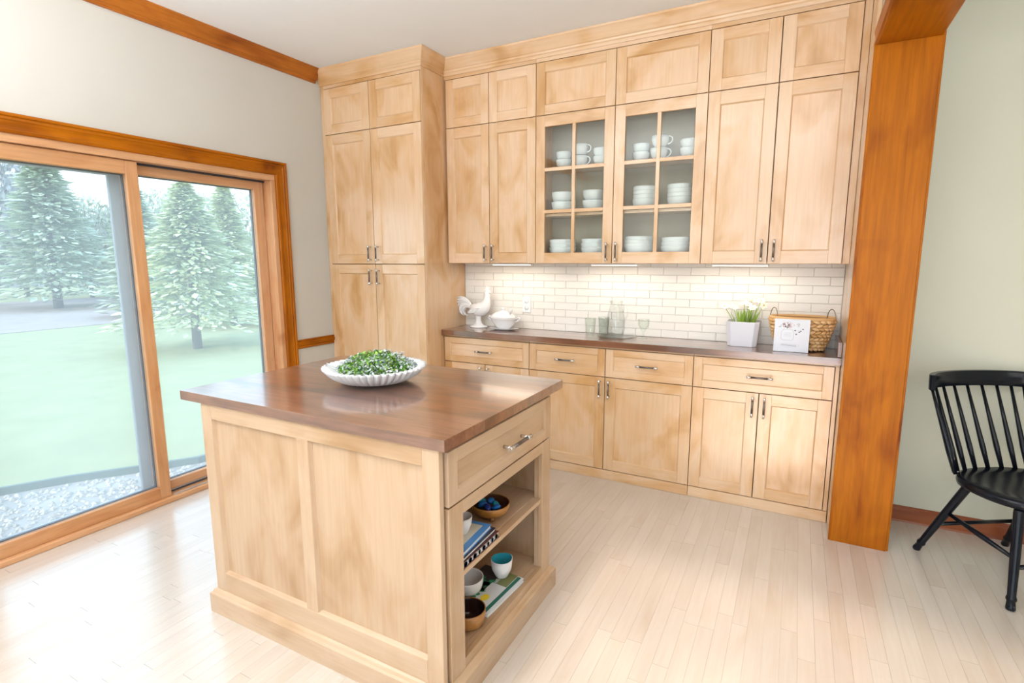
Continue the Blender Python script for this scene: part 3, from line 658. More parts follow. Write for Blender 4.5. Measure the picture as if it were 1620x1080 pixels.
# glassware
def vessel(name, c, prof_, mat, lab, cat, grp=None, seg=32, wob=None):
    o = MB().lathe(prof_, c, seg, wob=wob).build(name, mat, None, fix=True); tag(o, lab, cat, grp); return o
tr = vessel('glass_tray', (2.175, .375, ZT + .0003), [(0, 0), (.115, 0), (.130, .010), (.132, .014), (.127, .013), (.112, .005), (0, .005)], GLS, 'round clear glass tray under the glassware on the counter', 'tray', seg=48)
carafe = [(0, 0), (.050, 0), (.052, .004), (.060, .05), (.060, .10), (.052, .15), (.040, .19), (.038, .215), (.044, .232), (.042, .232), (.036, .215), (.038, .19), (.050, .15), (.057, .10), (.057, .05), (.048, .008), (0, .008)]
cf = thing('glass_carafe', (2.165, .385, ZT + .006), 'tall clear glass carafe at the centre of the glass tray', 'carafe')
MB().lathe(carafe, (2.165, .385, ZT + .006), 32).build('body', GLS, cf)
MB().tube([(2.203, .380, ZT + .215), (2.240, .376, ZT + .205), (2.246, .375, ZT + .15), (2.222, .378, ZT + .10)], .005, 10).build('handle', GLS, cf)
tum = [(0, 0), (.026, 0), (.028, .004), (.034, .10), (.032, .10), (.026, .012), (0, .010)]
stem = [(0, 0), (.028, 0), (.028, .003), (.006, .008), (.005, .040), (.016, .055), (.034, .085), (.036, .125), (.034, .125), (.032, .086), (.014, .060), (0, .056)]
vessel('green_tumbler', (1.985, .400, ZT + .0005), [(a * 1.1, b * 1.15) for a, b in tum], GLSG, 'pale green glass tumbler left of the carafe, beside the tray', 'glass', 'tumblers on the counter')
vessel('green_tumbler', (2.060, .455, ZT + .0005), [(a * 1.1, b * 1.2) for a, b in tum], GLSG, 'pale green glass tumbler close behind the left side of the glass tray', 'glass', 'tumblers on the counter')
vessel('green_goblet', (2.345, .400, ZT + .0005), stem, GLSG, 'pale green stemmed glass right of the carafe', 'glass')

# white planter with flowers
PX, PY = 2.935, .41
pt_ = thing('flower_planter', (PX, PY, ZT), 'white faceted planter of white flowers beside the wicker basket', 'planter')
def octo(r, c=.28): # rounded square outline
    k = r * c; return [(-r + k, -r), (r - k, -r), (r, -r + k), (r, r - k), (r - k, r), (-r + k, r), (-r, r - k), (-r, -r + k)]
mb = MB(); rings = [(octo(.078), .0), (octo(.090), .145), (octo(.085), .145), (octo(.078), .11)]
for ring_, zz in rings: mb.v += [Vector((PX + a, PY + b, ZT + .0005 + zz)) for a, b in ring_]
for k in range(3):
    for i in range(8): j = (i + 1) % 8; mb.face((k * 8 + i, k * 8 + j, k * 8 + 8 + j, k * 8 + 8 + i))
mb.face(range(7, -1, -1)); mb.face(range(24, 32)); mb.build('pot', painted('planter_white', (.74, .74, .80), .4), pt_, bevel=.002)
MB().box(PX - .074, PX + .074, PY - .074, PY + .074, ZT + .112, ZT + .120).build('soil', painted('moss', (.14, .2, .05), .9, .4), pt_)
LEAF = leafmat('bulb_leaf', (.22, .42, .05), (.45, .62, .12)); PET = nm('white_petal', (.92, .92, .84), .5); YEL = nm('flower_centre', (.9, .75, .25), .5)
r2 = random.Random(3)
for k in range(34):
    a = r2.uniform(0, 6.28); rr = r2.uniform(0, .062); bx, by = PX + rr * math.cos(a), PY + rr * math.sin(a); h = r2.uniform(.06, .105); lx, ly = math.cos(a) * .03 * rr / .06 + r2.uniform(-.012, .012), math.sin(a) * .03 * rr / .06
    mb = MB(); n = 5; tw_ = r2.uniform(0, 3.14); wd = Vector((math.cos(tw_), math.sin(tw_), 0))
    for i in range(n): u = i / (n - 1); c = Vector((bx + lx * u ** 1.6, by + ly * u ** 1.6, ZT + .118 + h * u)); ww = .0065 * (1 - u ** 2.5) + .0008; mb.v += [c - wd * ww, c + wd.cross(Vector((0, 0, 1))) * ww * .5, c + wd * ww]
    for i in range(n - 1):
        for q in (0, 1): mb.face((i * 3 + q, i * 3 + q + 1, i * 3 + q + 4, i * 3 + q + 3), 0, True)
    mb.build('leaf', LEAF, pt_, fix=False)
spots = [(-.115, .225, .02), (-.060, .222, -.03), (-.005, .245, .03), (.020, .238, -.02), (.045, .222, -.04), (.085, .262, .0), (.035, .262, .04), (.100, .236, .03)]
for dx, dz, dy in spots:
    mb = MB(); c = Vector((PX + dx, PY + dy * .8, ZT + dz)); base_ = Vector((PX + dx * .45, PY + dy * .5, ZT + .115))
    mb.tube([base_, base_.lerp(c, .5) + Vector((0, 0, .008)), c], .0018, 6, mi=1)
    ax_ = r2.uniform(-.5, .5); MR = Euler((r2.uniform(.2, 1.0), ax_, 0)).to_matrix()
    for p in range(6):
        a = p * math.pi / 3; d = Vector((math.cos(a), math.sin(a), .25)); sd = Vector((-math.sin(a), math.cos(a), 0)); n = len(mb.v)
        for q in (Vector((0, 0, 0)), d * .016 + sd * .010, d * .030, d * .016 - sd * .010): mb.v.append(c + MR @ q)
        mb.face((n, n + 1, n + 2, n + 3), 0, True)
    blob(mb, c, .005, .005, .007, seg=8, ring=6, mi=2)
    mb.build('flower', [PET, LEAF, YEL], pt_, fix=False)

# wicker basket with wire handles
BX, BY = 3.235, .392
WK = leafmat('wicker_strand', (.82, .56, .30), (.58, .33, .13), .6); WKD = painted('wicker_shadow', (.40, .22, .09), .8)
bk_ = thing('wicker_basket', (BX, BY, ZT), 'woven wicker basket with thin wire handles at the right counter end', 'basket')
def bas(u, ang, off=0): # u height 0..1
    rx = (.100 + .055 * u ** .7 + off) ; ry = (.062 + .030 * u ** .7 + off); e = .75
    ca, sa = math.cos(ang), math.sin(ang)
    return Vector((BX + rx * math.copysign(abs(ca) ** e, ca), BY + ry * math.copysign(abs(sa) ** e, sa), ZT + .004 + .175 * u))
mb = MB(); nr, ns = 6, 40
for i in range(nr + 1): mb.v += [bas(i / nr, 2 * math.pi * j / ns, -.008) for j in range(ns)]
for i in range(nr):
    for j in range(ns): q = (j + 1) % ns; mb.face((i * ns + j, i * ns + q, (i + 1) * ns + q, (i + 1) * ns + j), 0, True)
mb.face(range(ns)); mb.build('lining', WKD, bk_, fix=False)  # inner shell, shade between the strands put into its darker wicker colour
mb = MB(); rows, cols = 9, 26
for i in range(rows):
    for j in range(cols):
        a = 2 * math.pi * (j + (.5 if i % 2 else 0)) / cols; da = 2 * math.pi / cols * .62; u = (i + .5) / rows * .97; pts = []
        sl = .05 if i % 2 else -.05
        for k in range(5):
            t_ = k / 4 - .5; pts.append(bas(min(1, max(0, u + sl * t_ * 1.6)), a + t_ * 2 * da, .004 + .006 * math.cos(t_ * math.pi)))
        mb.tube(pts, [.004, .0085, .0105, .0085, .004], 6)
o = mb.build('woven_strands', WK, bk_, fix=False); o['kind'] = 'stuff'
mb = MB(); mb.tube([bas(1.0, 2 * math.pi * j / 40, .002) for j in range(41)], .010, 8); mb.build('rim', WK, bk_, fix=False)
WIRE = nm('bronze_wire', (.30, .22, .15), .4, .8)
for sg in (-1, 1):
    hx = BX + sg * .148; pts = []
    for k in range(13):
        t_ = math.pi * k / 12; pts.append((hx - sg * .006 + .020 * math.cos(t_), BY - .026 * math.cos(t_), ZT + .17 + .062 * math.sin(t_)))
    MB().tube(pts, .0022, 8).build('handle', WIRE, bk_)
# printed keepsake box / card block in front of the basket
CX0, CX1, CY = 3.104, 3.276, .262
cdh = thing('printed_card', ((CX0 + CX1) / 2, CY + .02, ZT), 'white printed block with pink flower drawing, leaning before the basket', 'card')
PAP = painted('card_stock', (.80, .83, .90), .5, .02)
MB().box(CX0, CX1, CY, CY + .026, ZT + .0008, ZT + .180).build('block', PAP, cdh, bevel=.0015)
PINK = nm('print_pink', (.72, .52, .56), .6); INK = nm('print_ink', (.09, .09, .13), .6); GRY = nm('print_grey', (.50, .52, .50), .6)
r3 = random.Random(11)
def dots(mb, cx, cz, rx, rz, n, s, mi=0):
    for _ in range(n):
        a = r3.uniform(0, 6.28); q = math.sqrt(r3.random()); x, z = cx + q * rx * math.cos(a), cz + q * rz * math.sin(a); pr_ = []
        s_ = s * r3.uniform(.6, 1.3); k = r3.randint(4, 6); a0 = r3.uniform(0, 3)
        n0 = len(mb.v)
        for i in range(k): mb.v.append(Vector((x + s_ * math.cos(a0 + i * 6.283 / k), CY - .0003, z + s_ * .7 * math.sin(a0 + i * 6.283 / k))))
        mb.face(range(n0, n0 + k), mi)
mb = MB(); dots(mb, 3.170, ZT + .148, .030, .016, 60, .0035, 0); dots(mb, 3.150, ZT + .138, .025, .010, 22, .003, 1); dots(mb, 3.222, ZT + .150, .010, .010, 14, .0028, 1)
jar = [(3.150, .125), (3.190, .125), (3.200, .110), (3.200, .075), (3.192, .065), (3.148, .065), (3.140, .075), (3.140, .110)]
for i in range(8):
    a, b = jar[i], jar[(i + 1) % 8]; d = Vector((b[0] - a[0], 0, b[1] - a[1])); nv = Vector((d.z, 0, -d.x)).normalized() * .0008; p0 = Vector((a[0], CY - .0003, ZT + a[1])); p1 = Vector((b[0], CY - .0003, ZT + b[1])); mb.quad(p0 - nv, p1 - nv, p1 + nv, p0 + nv, 1)
for zz in (.088, .096, .104): mb.quad((3.152, CY - .0003, ZT + zz), (3.186, CY - .0003, ZT + zz), (3.186, CY - .0003, ZT + zz + .0012), (3.152, CY - .0003, ZT + zz + .0012), 1)
for (x, z) in ((3.226, .112), (3.233, .118), (3.243, .128), (3.212, .100), (3.206, .120)): # little bees
    n0 = len(mb.v)
    for i in range(8): mb.v.append(Vector((x + .0042 * math.cos(i * .785), CY - .0003, ZT + z + .0034 * math.sin(i * .785))))
    mb.face(range(n0, n0 + 8), 2)
# flowing script line (illegible at this size) with underline loop
def strip(fn, n, wd, mi):
    for i in range(n):
        p0 = fn(i / n); p1 = fn((i + 1) / n); d = Vector((p1[0] - p0[0], 0, p1[1] - p0[1]));
        if d.length < 1e-6: continue
        nv = Vector((d.z, 0, -d.x)).normalized() * wd; a = Vector((p0[0], CY - .0004, ZT + p0[1])); b = Vector((p1[0], CY - .0004, ZT + p1[1])); mb.quad(a - nv, b - nv, b + nv, a + nv, mi)
strip(lambda t: (3.142 + .074 * t + .0022 * math.cos(t * 60), .040 - .004 * t + .0032 * math.sin(t * 60)), 110, .0005, 2)
strip(lambda t: (3.182 + .048 * math.cos(t * 6.283), .037 + .0085 * math.sin(t * 6.283)), 40, .0004, 1)
mb.build('print', [PINK, GRY, INK], cdh, fix=False)

# ------------------------------------------------------------------ fluted bowl of greenery on the island
GX, GY, GZ = 1.662, -1.338, ZT + .0008
gb = thing('fluted_bowl', (GX, GY, GZ), 'white fluted bowl of mixed greenery on the walnut island top', 'bowl')
NF = 44
def fl_w(a, r, z): return 1 + (.105 * abs(math.sin(a * NF / 2)) ** .8 - .07) * min(1, max(0, (r - .095) / .05))
MB().lathe([(0, .0), (.088, .0), (.100, .003), (.140, .014), (.178, .036), (.203, .062), (.207, .072), (.196, .071), (.165, .050), (.120, .026), (0, .018)], (GX, GY, GZ), NF * 8, wob=fl_w).build('bowl', BOWLM, gb)
def leaves(name, n, seedv, mat, size, rx, zfun, parent, cx, cy, kind='stuff', pts3=None):
    rr = random.Random(seedv); mb = MB()
    for i in range(n):
        a = rr.uniform(0, 6.283); q = math.sqrt(rr.random()); x, y = cx + q * rx * math.cos(a), cy + q * rx * math.sin(a); z = zfun(q, rr)
        s = size * rr.uniform(.6, 1.3); M = Euler((rr.uniform(-1, 1), rr.uniform(-1, 1), rr.uniform(0, 6.28))).to_matrix(); c = Vector((x, y, z)); n0 = len(mb.v)
        for p in ((-1, 0, 0), (-.3, .55, .12), (.5, .5, .1), (1, 0, -.1), (.5, -.5, .1), (-.3, -.55, .12)): mb.v.append(c + M @ (Vector(p) * s))
        mb.face(range(n0, n0 + 6), 0, False)
    o = mb.build(name, mat, parent, fix=False); o['kind'] = kind; return o
L1 = leafmat('boxwood_leaf', (.09, .30, .04), (.36, .55, .12)); L2 = leafmat('dusty_leaf', (.28, .38, .34), (.52, .58, .58)); L3 = leafmat('deep_leaf', (.02, .14, .07), (.10, .28, .10))
top = lambda q, rr: GZ + .058 + (.070 * (1 - q ** 2.2)) * rr.uniform(.55, 1.05)
leaves('deep_foliage', 700, 1, L3, .0085, .155, lambda q, rr: GZ + .045 + (.055 * (1 - q ** 2.5)) * rr.random(), gb, GX, GY)
leaves('green_foliage', 1500, 2, L1, .0078, .150, top, gb, GX, GY)
leaves('silver_foliage', 700, 4, L2, .0068, .165, lambda q, rr: top(q, rr) + .006, gb, GX + .012, GY)
mb = MB(); rr = random.Random(9)
for i in range(26):
    a = rr.uniform(0, 6.28); q = rr.uniform(.02, .15); x, y = GX + q * math.cos(a), GY + q * math.sin(a); h = rr.uniform(.105, .140) - q * .25
    p1 = Vector((x + rr.uniform(-.02, .02) + (x - GX) * .25, y + (y - GY) * .25, GZ + h)); mb.tube([(x, y, GZ + .06), p1], .0009, 5, cap=False)
    for _ in range(4): blob(mb, p1 + Vector((rr.uniform(-.006, .006), rr.uniform(-.006, .006), rr.uniform(-.006, .006))), .0032, .0032, .0032, seg=6, ring=4, mi=1)
o = mb.build('sprigs', [L2, leafmat('lavender_bud', (.45, .42, .50), (.80, .80, .84))], gb, fix=False); o['kind'] = 'stuff'

# ------------------------------------------------------------------ things on the island shelves
ZSH, ZLO = .4362, .1282
# footed wooden bowl with blue stones
wb_c = (2.215, -1.335, ZSH + .016)
t = thing('footed_wooden_bowl', (wb_c[0], wb_c[1], ZSH), 'footed wooden bowl of blue agate pieces on the upper island shelf', 'bowl')
ring_bowl('bowl', wb_c, .075, .048, BOWLW, .45, parent=t, inner=painted('dark_bowl_inside', (.12, .045, .02), .35, .3))
for k in range(3): a = R(-50 + 120 * k); q = MB(); blob(q, (wb_c[0] + .035 * math.cos(a), wb_c[1] + .035 * math.sin(a), ZSH + .0105), .010, .010, .010, seg=12, ring=8); q.build('foot', BOWLW, t)
AG = [nm('agate_blue', (.01, .14, .45), .12), nm('agate_teal', (.02, .30, .45), .12), nm('agate_deep', (.01, .03, .22), .12)]
for k, (dx, dy, mi) in enumerate([(-.03, -.012, 0), (.004, -.030, 2), (.020, .010, 1), (-.012, .026, 0), (-.045, .012, 1), (.034, -.016, 0)]):
    q = MB(); M = Euler((rnd.uniform(-.5, .5), rnd.uniform(-.5, .5), rnd.uniform(0, 3))).to_matrix().to_4x4(); blob(q, (wb_c[0] + dx, wb_c[1] + dy, wb_c[2] + .036 + .004 * (k % 2)), .021, .015, .011, M=M, seg=14, ring=8)
    tag(q.build('agate_stone', AG[mi]), ['glossy blue stone at the west side of the footed bowl', 'dark navy stone at the front of the footed bowl', 'teal stone nearest the drawer side of the footed bowl', 'glossy blue stone at the back of the footed bowl', 'teal stone at the far left in the footed bowl', 'blue stone on the right rim side of the footed bowl'][k], 'stone', 'blue stones in the footed bowl')
# books on the upper shelf, left part (local frame rotated a little)
COV = nm('blue_cover', (.10, .33, .75), .3); CREAM = nm('cream_print', (.78, .76, .66), .5); BLKC = nm('black_cover', (.03, .035, .06), .3); MAR = nm('maroon_cover', (.12, .03, .03), .35); PAGE = painted('page_block', (.85, .84, .80), .7, .08)
def book(name, c, L_, Wd, T_, rz, cov, lab, extra=None):
    t = thing(name, (0, 0, 0), lab, 'book', 'books on the island shelves')
    MB().box(-L_ / 2 + .003, L_ / 2 - .003, -Wd / 2 + .003, Wd / 2 - .003, .0015, T_ - .0015).build('pages', PAGE, t)
    mb = MB(); mb.box(-L_ / 2, L_ / 2, -Wd / 2, Wd / 2, 0, .0015); mb.box(-L_ / 2, L_ / 2, -Wd / 2, Wd / 2, T_ - .0015, T_); mb.box(-L_ / 2, -L_ / 2 + .002, -Wd / 2, Wd / 2, .0015, T_ - .0015)
    mb.build('cover', cov, t)
    if extra: extra(t, T_)
    t.location = c; t.rotation_euler = (0, 0, R(rz)); return t
def floral(t, T_):
    mb = MB(); rr = random.Random(5)
    for i in range(16):
        x = -.10 + .2 * (i % 8) / 7; n0 = len(mb.v); s = rr.uniform(.008, .013)
        for k in range(7): mb.v.append(Vector((.0905, x + s * math.cos(k * .9), T_ * .5 + .009 * math.sin(k * .9))))
        mb.face(range(n0, n0 + 7), i % 2)
    mb.build('print', [nm('print_sky', (.35, .55, .85), .5), nm('print_white', (.85, .88, .92), .5)], t, fix=False)
def framepic(t, T_):
    mb = MB(); mb.box(-.062, .062, -.092, .092, T_, T_ + .0006, 0)
    mb.build('picture', [CREAM], t); m2 = MB(); rr = random.Random(8)
    for i in range(12):
        n0 = len(m2.v); x, y, s = rr.uniform(-.035, .035), rr.uniform(-.06, .06), rr.uniform(.007, .016)
        for k in range(7): m2.v.append(Vector((x + s * math.cos(k * .9) * rr.uniform(.7, 1.2), y + s * math.sin(k * .9), T_ + .0009)))
        m2.face(range(n0, n0 + 7), i % 2)
    m2.build('print', [nm('print_brown', (.25, .17, .10), .5), nm('print_black', (.05, .05, .05), .5)], t, fix=False)
book('book', (2.225, -1.565, ZSH + .0006), .180, .240, .022, 0, MAR, 'maroon book with blue and white floral edge, lowest on the upper shelf', floral)
book('book', (2.222, -1.572, ZSH + .0232), .175, .235, .012, 2, BLKC, 'thin black book in the middle of the upper shelf pile')
book('book', (2.215, -1.580, ZSH + .0358), .172, .225, .014, 4, COV, 'bright blue book with printed picture, top of the upper shelf pile', framepic)
cpx = thing('white_creamer', (2.232, -1.560, ZSH + .0502), 'white ceramic cup on top of the blue book', 'cup')
MB().lathe([(0, 0), (.020, 0), (.024, .004), (.034, .035), (.037, .062), (.035, .062), (.030, .034), (.018, .006), (0, .006)], WL[cpx], 28).build('cup', CER, cpx)
# magazine with cup, white bowl and dark bowl on the lower level
def magprint(t, T_):
    mb = MB(); z = T_ + .0003
    def rc(x0, x1, y0, y1, mi, dz=0): mb.quad((x0, y0, z + dz), (x1, y0, z + dz), (x1, y1, z + dz), (x0, y1, z + dz), mi)
    # spine side is +x here: nearest the opening
    rc(-.095, .095, -.13, .13, 0); rc(.068, .084, -.13, .125, 1, .0003); rc(-.095, .0, -.03, .13, 2, .0003); rc(.0, .066, .04, .13, 3, .0003)
    n0 = len(mb.v)
    for k in range(16): mb.v.append(Vector((.030 + .016 * math.cos(k * .3927), -.055 + .022 * math.sin(k * .3927), z + .0006)))
    mb.face(range(n0, n0 + 16), 4)
    rr = random.Random(4)
    for i in range(48):
        n0 = len(mb.v); x, y, s = rr.uniform(-.085, .0), rr.uniform(-.12, .05), rr.uniform(.008, .02)
        for k in range(6): mb.v.append(Vector((x + s * math.cos(k * 1.05), y + s * math.sin(k * 1.05) * rr.uniform(.6, 1.2), z + .0006)))
        mb.face(range(n0, n0 + 6), 5)
    for i in range(14): y = -.02 + i * .009; rc(.006 if i % 3 else .002, .018, y, y + .0055, 0, .0009)   # headline strokes
    mb.build('print', [nm('print_pale', (.72, .75, .78), .4), nm('print_green', (.02, .16, .12), .4), nm('print_dark', (.05, .04, .05), .4), nm('print_olive', (.20, .22, .08), .4), nm('print_yellow', (.90, .72, .05), .4), nm('print_leaf', (.03, .30, .14), .4)], t, fix=False)
book('magazine', (2.200, -1.345, ZLO + .0006), .19, .26, .014, -4, nm('magazine_cover', (.70, .74, .78), .35), 'thick magazine with green and yellow cover on the lowest island shelf', magprint)
TURQ = nm('turquoise_glaze', (.04, .42, .55), .12)
cr_ = thing('glazed_cup', (2.215, -1.250, ZLO + .017), 'small white cup glazed turquoise inside, standing on the magazine', 'cup')
def spout(a, r, z): return 1 + .16 * max(0, math.cos(a - R(70))) ** 8 * (1 if z > .05 else 0)
mbq = MB().lathe([(0, 0), (.024, 0), (.028, .006), (.041, .035), (.044, .074), (.041, .075)], WL[cr_], 36, wob=spout, caps=False); mbq.lathe([(.041, .075), (.037, .036), (.022, .010), (0, .010)], WL[cr_], 36, mi=1, wob=spout, caps=False)
mbq.build('cup', [CER, TURQ], cr_)
ring_bowl('white_serving_bowl', (2.150, -1.405, ZLO + .0158), .062, .066, CER, .5, 'white serving bowl on the back of the magazine, lowest island shelf', 'bowl')
ring_bowl('dark_wooden_bowl', (2.246, -1.546, ZLO + .0008), .061, .068, BOWLW, .55, 'dark wooden bowl at the near corner of the lowest island shelf', 'bowl', inner=nm('bowl_lacquer', (.03, .012, .01), .12))

# ------------------------------------------------------------------ black spindle chair in the dining room
ch = thing('spindle_chair', (0, 0, 0), 'black lacquered spindle back chair standing by the dining room wall', 'chair')
# local frame: -y is the way it faces (front), +x right of the viewer
mb = MB(); ring_ = []
for k in range(40):
    a = 2 * math.pi * k / 40; ca, sa = math.cos(a), math.sin(a); ring_.append((.252 * math.copysign(abs(ca) ** .82, ca), (.215 * math.copysign(abs(sa) ** .8, sa)) - .045))
def seat_ring(s, z, dish=0): return [Vector((a * s, (b + .045) * s - .045, z)) for a, b in ring_]
lv = [seat_ring(.90, .404), seat_ring(.985, .412), seat_ring(1.0, .428), seat_ring(.985, .444), seat_ring(.93, .449), seat_ring(.75, .440), seat_ring(.45, .434), seat_ring(.15, .434)]
for l_ in lv: mb.v += l_
for k in range(len(lv) - 1):
    for i in range(40): j = (i + 1) % 40; mb.face((k * 40 + i, k * 40 + j, k * 40 + 40 + j, k * 40 + 40 + i), 0, True)
mb.face(range(39, -1, -1)); mb.face(range(280, 320), 0, True); mb.build('seat', BLK, ch)
legs = {}
for sx in (-1, 1):
    for nm_, (tx, ty, bx_, by_) in (('f', (.160, -.150, .232, -.236)), ('r', (.165, .065, .236, .232))):
        A = Vector((sx * tx, ty, .415)); B = Vector((sx * bx_, by_, .0)); legs[(sx, nm_)] = (A, B); d = B - A
        prt = [(0, .016), (.08, .019), (.55, .0175), (.86, .015), (.885, .0185), (.90, .0185), (.915, .0145), (.97, .0165), (.985, .017), (1, .014)]
        MB().tube([A + d * u for u, _ in prt], [r_ for _, r_ in prt], 14).build('leg', BLK, ch)
def on(k, u): A, B = legs[k]; return A.lerp(B, u)
for sx in (-1, 1): MB().tube([on((sx, 'f'), .52), on((sx, 'f'), .52).lerp(on((sx, 'r'), .42), .5), on((sx, 'r'), .42)], [.008, .0125, .008], 10).build('side_stretcher', BLK, ch)
for u, nmx in ((.42, 'r'),): MB().tube([on((-1, nmx), .60), on((1, nmx), .60)], .0095, 10).build('cross_stretcher', BLK, ch)
MB().tube([on((-1, 'f'), .60), on((1, 'f'), .60)], .0095, 10).build('cross_stretcher', BLK, ch)
NS = 11
def sp_arc(u): return Vector((-.215 * math.cos(math.pi * u), .095 + .055 * math.sin(math.pi * u), .446))
def cr_arc(u, z): return Vector((-.262 * math.cos(math.pi * u * .94 + .094), .205 + .105 * math.sin(math.pi * u * .94 + .094), z))
for k in range(NS):
    u = k / (NS - 1); A = sp_arc(u); B = cr_arc(.03 + .94 * u, .812)
    MB().tube([A, A.lerp(B, .25), A.lerp(B, .6), B], [.0085, .0115, .0085, .0062], 10).build('spindle', BLK, ch)
mb = MB(); n = 33; sec = []
for i in range(n):
    u = i / (n - 1); c = cr_arc(u, 0); c2 = cr_arc(min(1, u + .01), 0) - cr_arc(max(0, u - .01), 0); nv = Vector((c2.y, -c2.x, 0)).normalized(); hh_ = .882; lo = .808
    mb.v += [Vector((c.x, c.y, lo)) - nv * .012, Vector((c.x, c.y, lo)) + nv * .010, Vector((c.x, c.y, hh_)) + nv * .006 - nv * -.003, Vector((c.x, c.y, hh_)) - nv * .015]
for i in range(n - 1):
    for j in range(4): q = (j + 1) % 4; mb.face((i * 4 + j, i * 4 + q, i * 4 + 4 + q, i * 4 + 4 + j), 0, j in (1, 3))
mb.face((0, 1, 2, 3)); mb.face([len(mb.v) - 4 + k for k in range(4)]); mb.build('crest_rail', BLK, ch, bevel=.003)
ch.location = (4.13, .03, 0); ch.rotation_euler = (0, 0, math.atan2(.532, .847))

# ------------------------------------------------------------------ outdoors
GZ0 = -.22
struct(tag(MB().box(-70, -.151, -45, 60, GZ0 - .3, GZ0).build('lawn', painted('lawn_grass', (.37, .41, .24), .9, .10)), 'pale green lawn beyond the sliding door', None))
kx = [(-.62, 3.0), (-.70, 1.2), (-.78, .4), (-.86, -.1), (-.956, -.575), (-1.13, -.842), (-1.42, -1.25), (-1.60, -1.59), (-1.95, -2.2), (-2.6, -3.4), (-3.3, -5.0)]
mb = MB(); n = len(kx)
for (a, b) in kx: mb.v += [Vector((a, b, GZ0 + .002)), Vector((-.152, b, GZ0 + .002)), Vector((a, b, GZ0 + .022)), Vector((-.152, b, GZ0 + .022))]
for i in range(n - 1):
    a, b = i * 4, i * 4 + 4; mb.face((a + 2, b + 2, b + 3, a + 3)); mb.face((a, b, b + 2, a + 2))
gv = mb.build('gravel_bed', GRAV, fix=False); tag(gv, 'white gravel strip along the house outside the sliding door', 'gravel', kind='stuff')
rr = random.Random(21); mb = MB()
for i in range(2600):
    y = rr.uniform(-3.0, .2); xk = None
    for q in range(n - 1):
        if kx[q + 1][1] <= y <= kx[q][1]: f_ = (y - kx[q][1]) / (kx[q + 1][1] - kx[q][1]); xk = kx[q][0] + f_ * (kx[q + 1][0] - kx[q][0])
    x = rr.uniform(xk + .05, -.2); s = rr.uniform(.012, .026); n0 = len(mb.v); z = GZ0 + .024; a0 = rr.uniform(0, 6)
    for k in range(5): mb.v.append(Vector((x + s * math.cos(a0 + k * 1.257) * rr.uniform(.7, 1.1), y + s * math.sin(a0 + k * 1.257), z)))
    mb.v.append(Vector((x, y, z + s * .7)))
    for k in range(5): mb.face((n0 + k, n0 + (k + 1) % 5, n0 + 5))
o = mb.build('pebbles', leafmat('pebble', (.40, .40, .38), (.56, .56, .54), .8), gv, fix=False); o['kind'] = 'stuff'
mb = MB()
for i in range(n - 1):
    (a, b), (c, d) = kx[i], kx[i + 1]; e = .035; h = GZ0 + .075
    P4 = [(a, b), (c, d), (c - e, d), (a - e, b)]; n0 = len(mb.v); mb.v += [Vector((*p, GZ0)) for p in P4] + [Vector((*p, h)) for p in P4]
    for f_ in ((0, 1, 5, 4), (1, 2, 6, 5), (2, 3, 7, 6), (3, 0, 4, 7), (4, 5, 6, 7)): mb.face([n0 + q for q in f_])
tag(mb.build('garden_edging', EDG), 'grey green edging between the gravel strip and lawn', 'edging')
tag(MB().box(-24, -12.5, -30, 60, GZ0 + .001, GZ0 + .012).build('dry_ground', painted('leaf_litter', (.42, .37, .36), .9, .12)), 'pale dry ground strip at the far side of the lawn', 'ground', kind='stuff')
NEED = [leafmat('conifer_needles_far', (.52, .63, .50), (.58, .68, .55)), leafmat('conifer_needles_near', (.62, .72, .50), (.70, .77, .54))]  # outdoor haze is mixed into the pale needle colours
TRK = painted('pale_trunk', (.24, .23, .25), .9)
def conifer(x, y, h, w_, mat, lab, seed, dens=1.0, z0=.1, gz=GZ0):
    t = thing('conifer_tree', (x, y, gz), lab, 'tree', 'trees beyond the lawn'); rr = random.Random(seed)
    MB().tube([(x, y, gz), (x, y, gz + h * .5), (x, y, gz + h * .97)], [h * .028, h * .016, .01], 10).build('trunk', TRK, t)
    mb = MB(); n = int(4200 * dens)
    for i in range(n):
        u = rr.random() ** .8; zz = gz + h * (z0 + (1 - z0) * u); lay = .75 + .25 * abs(math.sin(u * 26)); rad = w_ * (1 - u) ** .85 * lay + .04; a = rr.uniform(0, 6.283); q = rr.uniform(.25, 1)
        c = Vector((x + rad * q * math.cos(a), y + rad * q * math.sin(a), zz - .12 * rad * q)); s = h * .034 * rr.uniform(.6, 1.3); d = Vector((math.cos(a), math.sin(a), rr.uniform(-.35, .2))); sd = Vector((-math.sin(a), math.cos(a), rr.uniform(-.4, .4)))
        n0 = len(mb.v); mb.v += [c - d * s, c + sd * s * .45, c + d * s * 1.2, c - sd * s * .45]; mb.face((n0, n0 + 1, n0 + 2, n0 + 3))
    o = mb.build('needles', mat, t, fix=False); o['kind'] = 'stuff'; return t
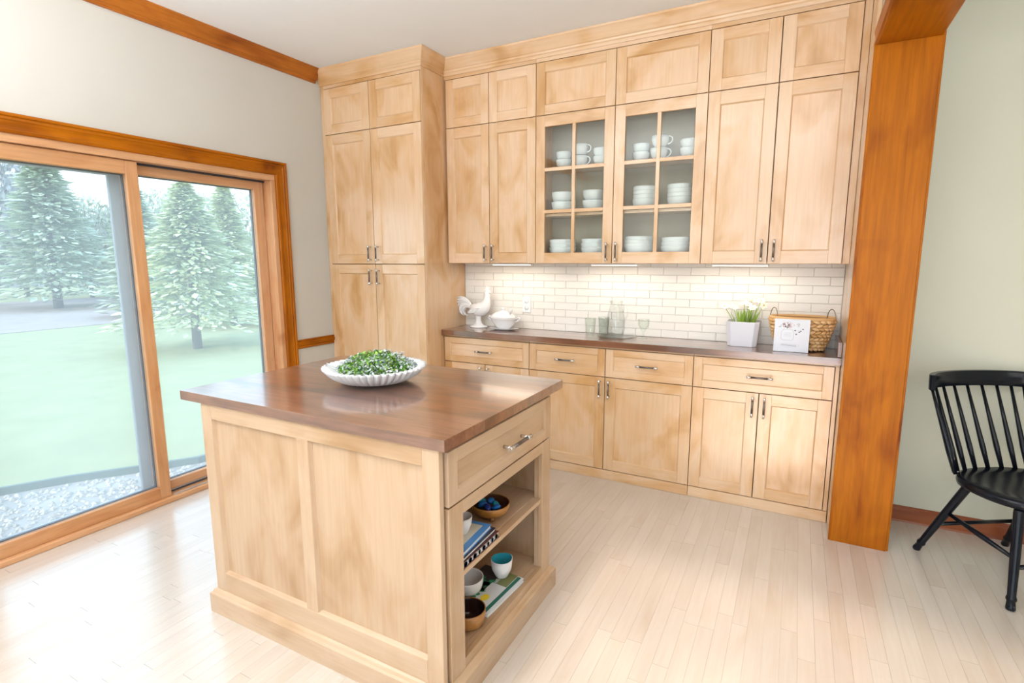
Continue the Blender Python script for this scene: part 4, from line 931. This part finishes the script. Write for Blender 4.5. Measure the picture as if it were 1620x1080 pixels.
def bare(x, y, h, w_, mat, lab, seed, cat='tree', nme='leafy_tree'):
    t = thing(nme, (x, y, GZ0), lab, cat, 'trees beyond the lawn'); rr = random.Random(seed)
    mb = MB(); mb.tube([(x, y, GZ0), (x, y, GZ0 + h * .6)], [h * .02, h * .012], 8)
    for k in range(9): a = rr.uniform(0, 6.28); b0 = Vector((x, y, GZ0 + h * rr.uniform(.2, .55))); mb.tube([b0, b0 + Vector((math.cos(a) * w_ * .4, math.sin(a) * w_ * .4, h * .2)), b0 + Vector((math.cos(a) * w_ * .8, math.sin(a) * w_ * .8, h * .42))], [h * .008, h * .005, h * .002], 6)
    mb.build('trunk', TRK, t, fix=False)
    mb = MB()
    for i in range(3600):
        a = rr.uniform(0, 6.283); ph = math.acos(rr.uniform(-1, 1)); q = rr.random() ** .4
        c = Vector((x + w_ * q * math.sin(ph) * math.cos(a), y + w_ * q * math.sin(ph) * math.sin(a), GZ0 + h * .55 + h * .45 * q * math.cos(ph))); s = h * .028 * rr.uniform(.5, 1.2); M = Euler((rr.uniform(0, 6), rr.uniform(0, 6), 0)).to_matrix(); n0 = len(mb.v)
        for p in ((-1, 0, 0), (0, .6, 0), (1, 0, 0), (0, -.6, 0)): mb.v.append(c + M @ (Vector(p) * s))
        mb.face(range(n0, n0 + 4))
    o = mb.build('crown', mat, t, fix=False); o['kind'] = 'stuff'; return t
HAZE1 = leafmat('hazy_twigs_blue', (.55, .57, .60), (.62, .63, .65)); HAZE2 = leafmat('hazy_twigs_green', (.55, .61, .51), (.62, .67, .56))  # distance haze painted into the twig colours
def at(px, py, dist):  # ground point seen at a picture column
    d = fwd + rgt * ((px - 810) / 842.48) - upv * ((py - 540) / 842.48); d2 = Vector((d.x, d.y)).normalized(); return CAM.x + d2.x * dist, CAM.y + d2.y * dist
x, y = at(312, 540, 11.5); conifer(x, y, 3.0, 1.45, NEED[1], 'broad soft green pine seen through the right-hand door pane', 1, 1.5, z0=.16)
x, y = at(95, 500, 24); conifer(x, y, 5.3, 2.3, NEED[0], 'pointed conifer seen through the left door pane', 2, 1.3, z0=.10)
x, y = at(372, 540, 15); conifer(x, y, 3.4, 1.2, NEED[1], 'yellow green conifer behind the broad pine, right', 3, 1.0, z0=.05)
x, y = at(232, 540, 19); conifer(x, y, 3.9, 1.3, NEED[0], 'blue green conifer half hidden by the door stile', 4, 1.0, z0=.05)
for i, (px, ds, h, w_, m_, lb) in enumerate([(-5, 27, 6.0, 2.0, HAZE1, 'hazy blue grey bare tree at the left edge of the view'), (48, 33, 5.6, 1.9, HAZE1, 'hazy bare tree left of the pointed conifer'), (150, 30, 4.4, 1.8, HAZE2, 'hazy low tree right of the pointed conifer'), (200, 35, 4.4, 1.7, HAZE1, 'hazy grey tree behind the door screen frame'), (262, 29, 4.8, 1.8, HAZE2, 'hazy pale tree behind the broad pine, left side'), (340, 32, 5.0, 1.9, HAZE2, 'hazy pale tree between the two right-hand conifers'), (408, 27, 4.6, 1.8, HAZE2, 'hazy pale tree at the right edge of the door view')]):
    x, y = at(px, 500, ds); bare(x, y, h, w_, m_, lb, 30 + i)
# low hedge bank far off
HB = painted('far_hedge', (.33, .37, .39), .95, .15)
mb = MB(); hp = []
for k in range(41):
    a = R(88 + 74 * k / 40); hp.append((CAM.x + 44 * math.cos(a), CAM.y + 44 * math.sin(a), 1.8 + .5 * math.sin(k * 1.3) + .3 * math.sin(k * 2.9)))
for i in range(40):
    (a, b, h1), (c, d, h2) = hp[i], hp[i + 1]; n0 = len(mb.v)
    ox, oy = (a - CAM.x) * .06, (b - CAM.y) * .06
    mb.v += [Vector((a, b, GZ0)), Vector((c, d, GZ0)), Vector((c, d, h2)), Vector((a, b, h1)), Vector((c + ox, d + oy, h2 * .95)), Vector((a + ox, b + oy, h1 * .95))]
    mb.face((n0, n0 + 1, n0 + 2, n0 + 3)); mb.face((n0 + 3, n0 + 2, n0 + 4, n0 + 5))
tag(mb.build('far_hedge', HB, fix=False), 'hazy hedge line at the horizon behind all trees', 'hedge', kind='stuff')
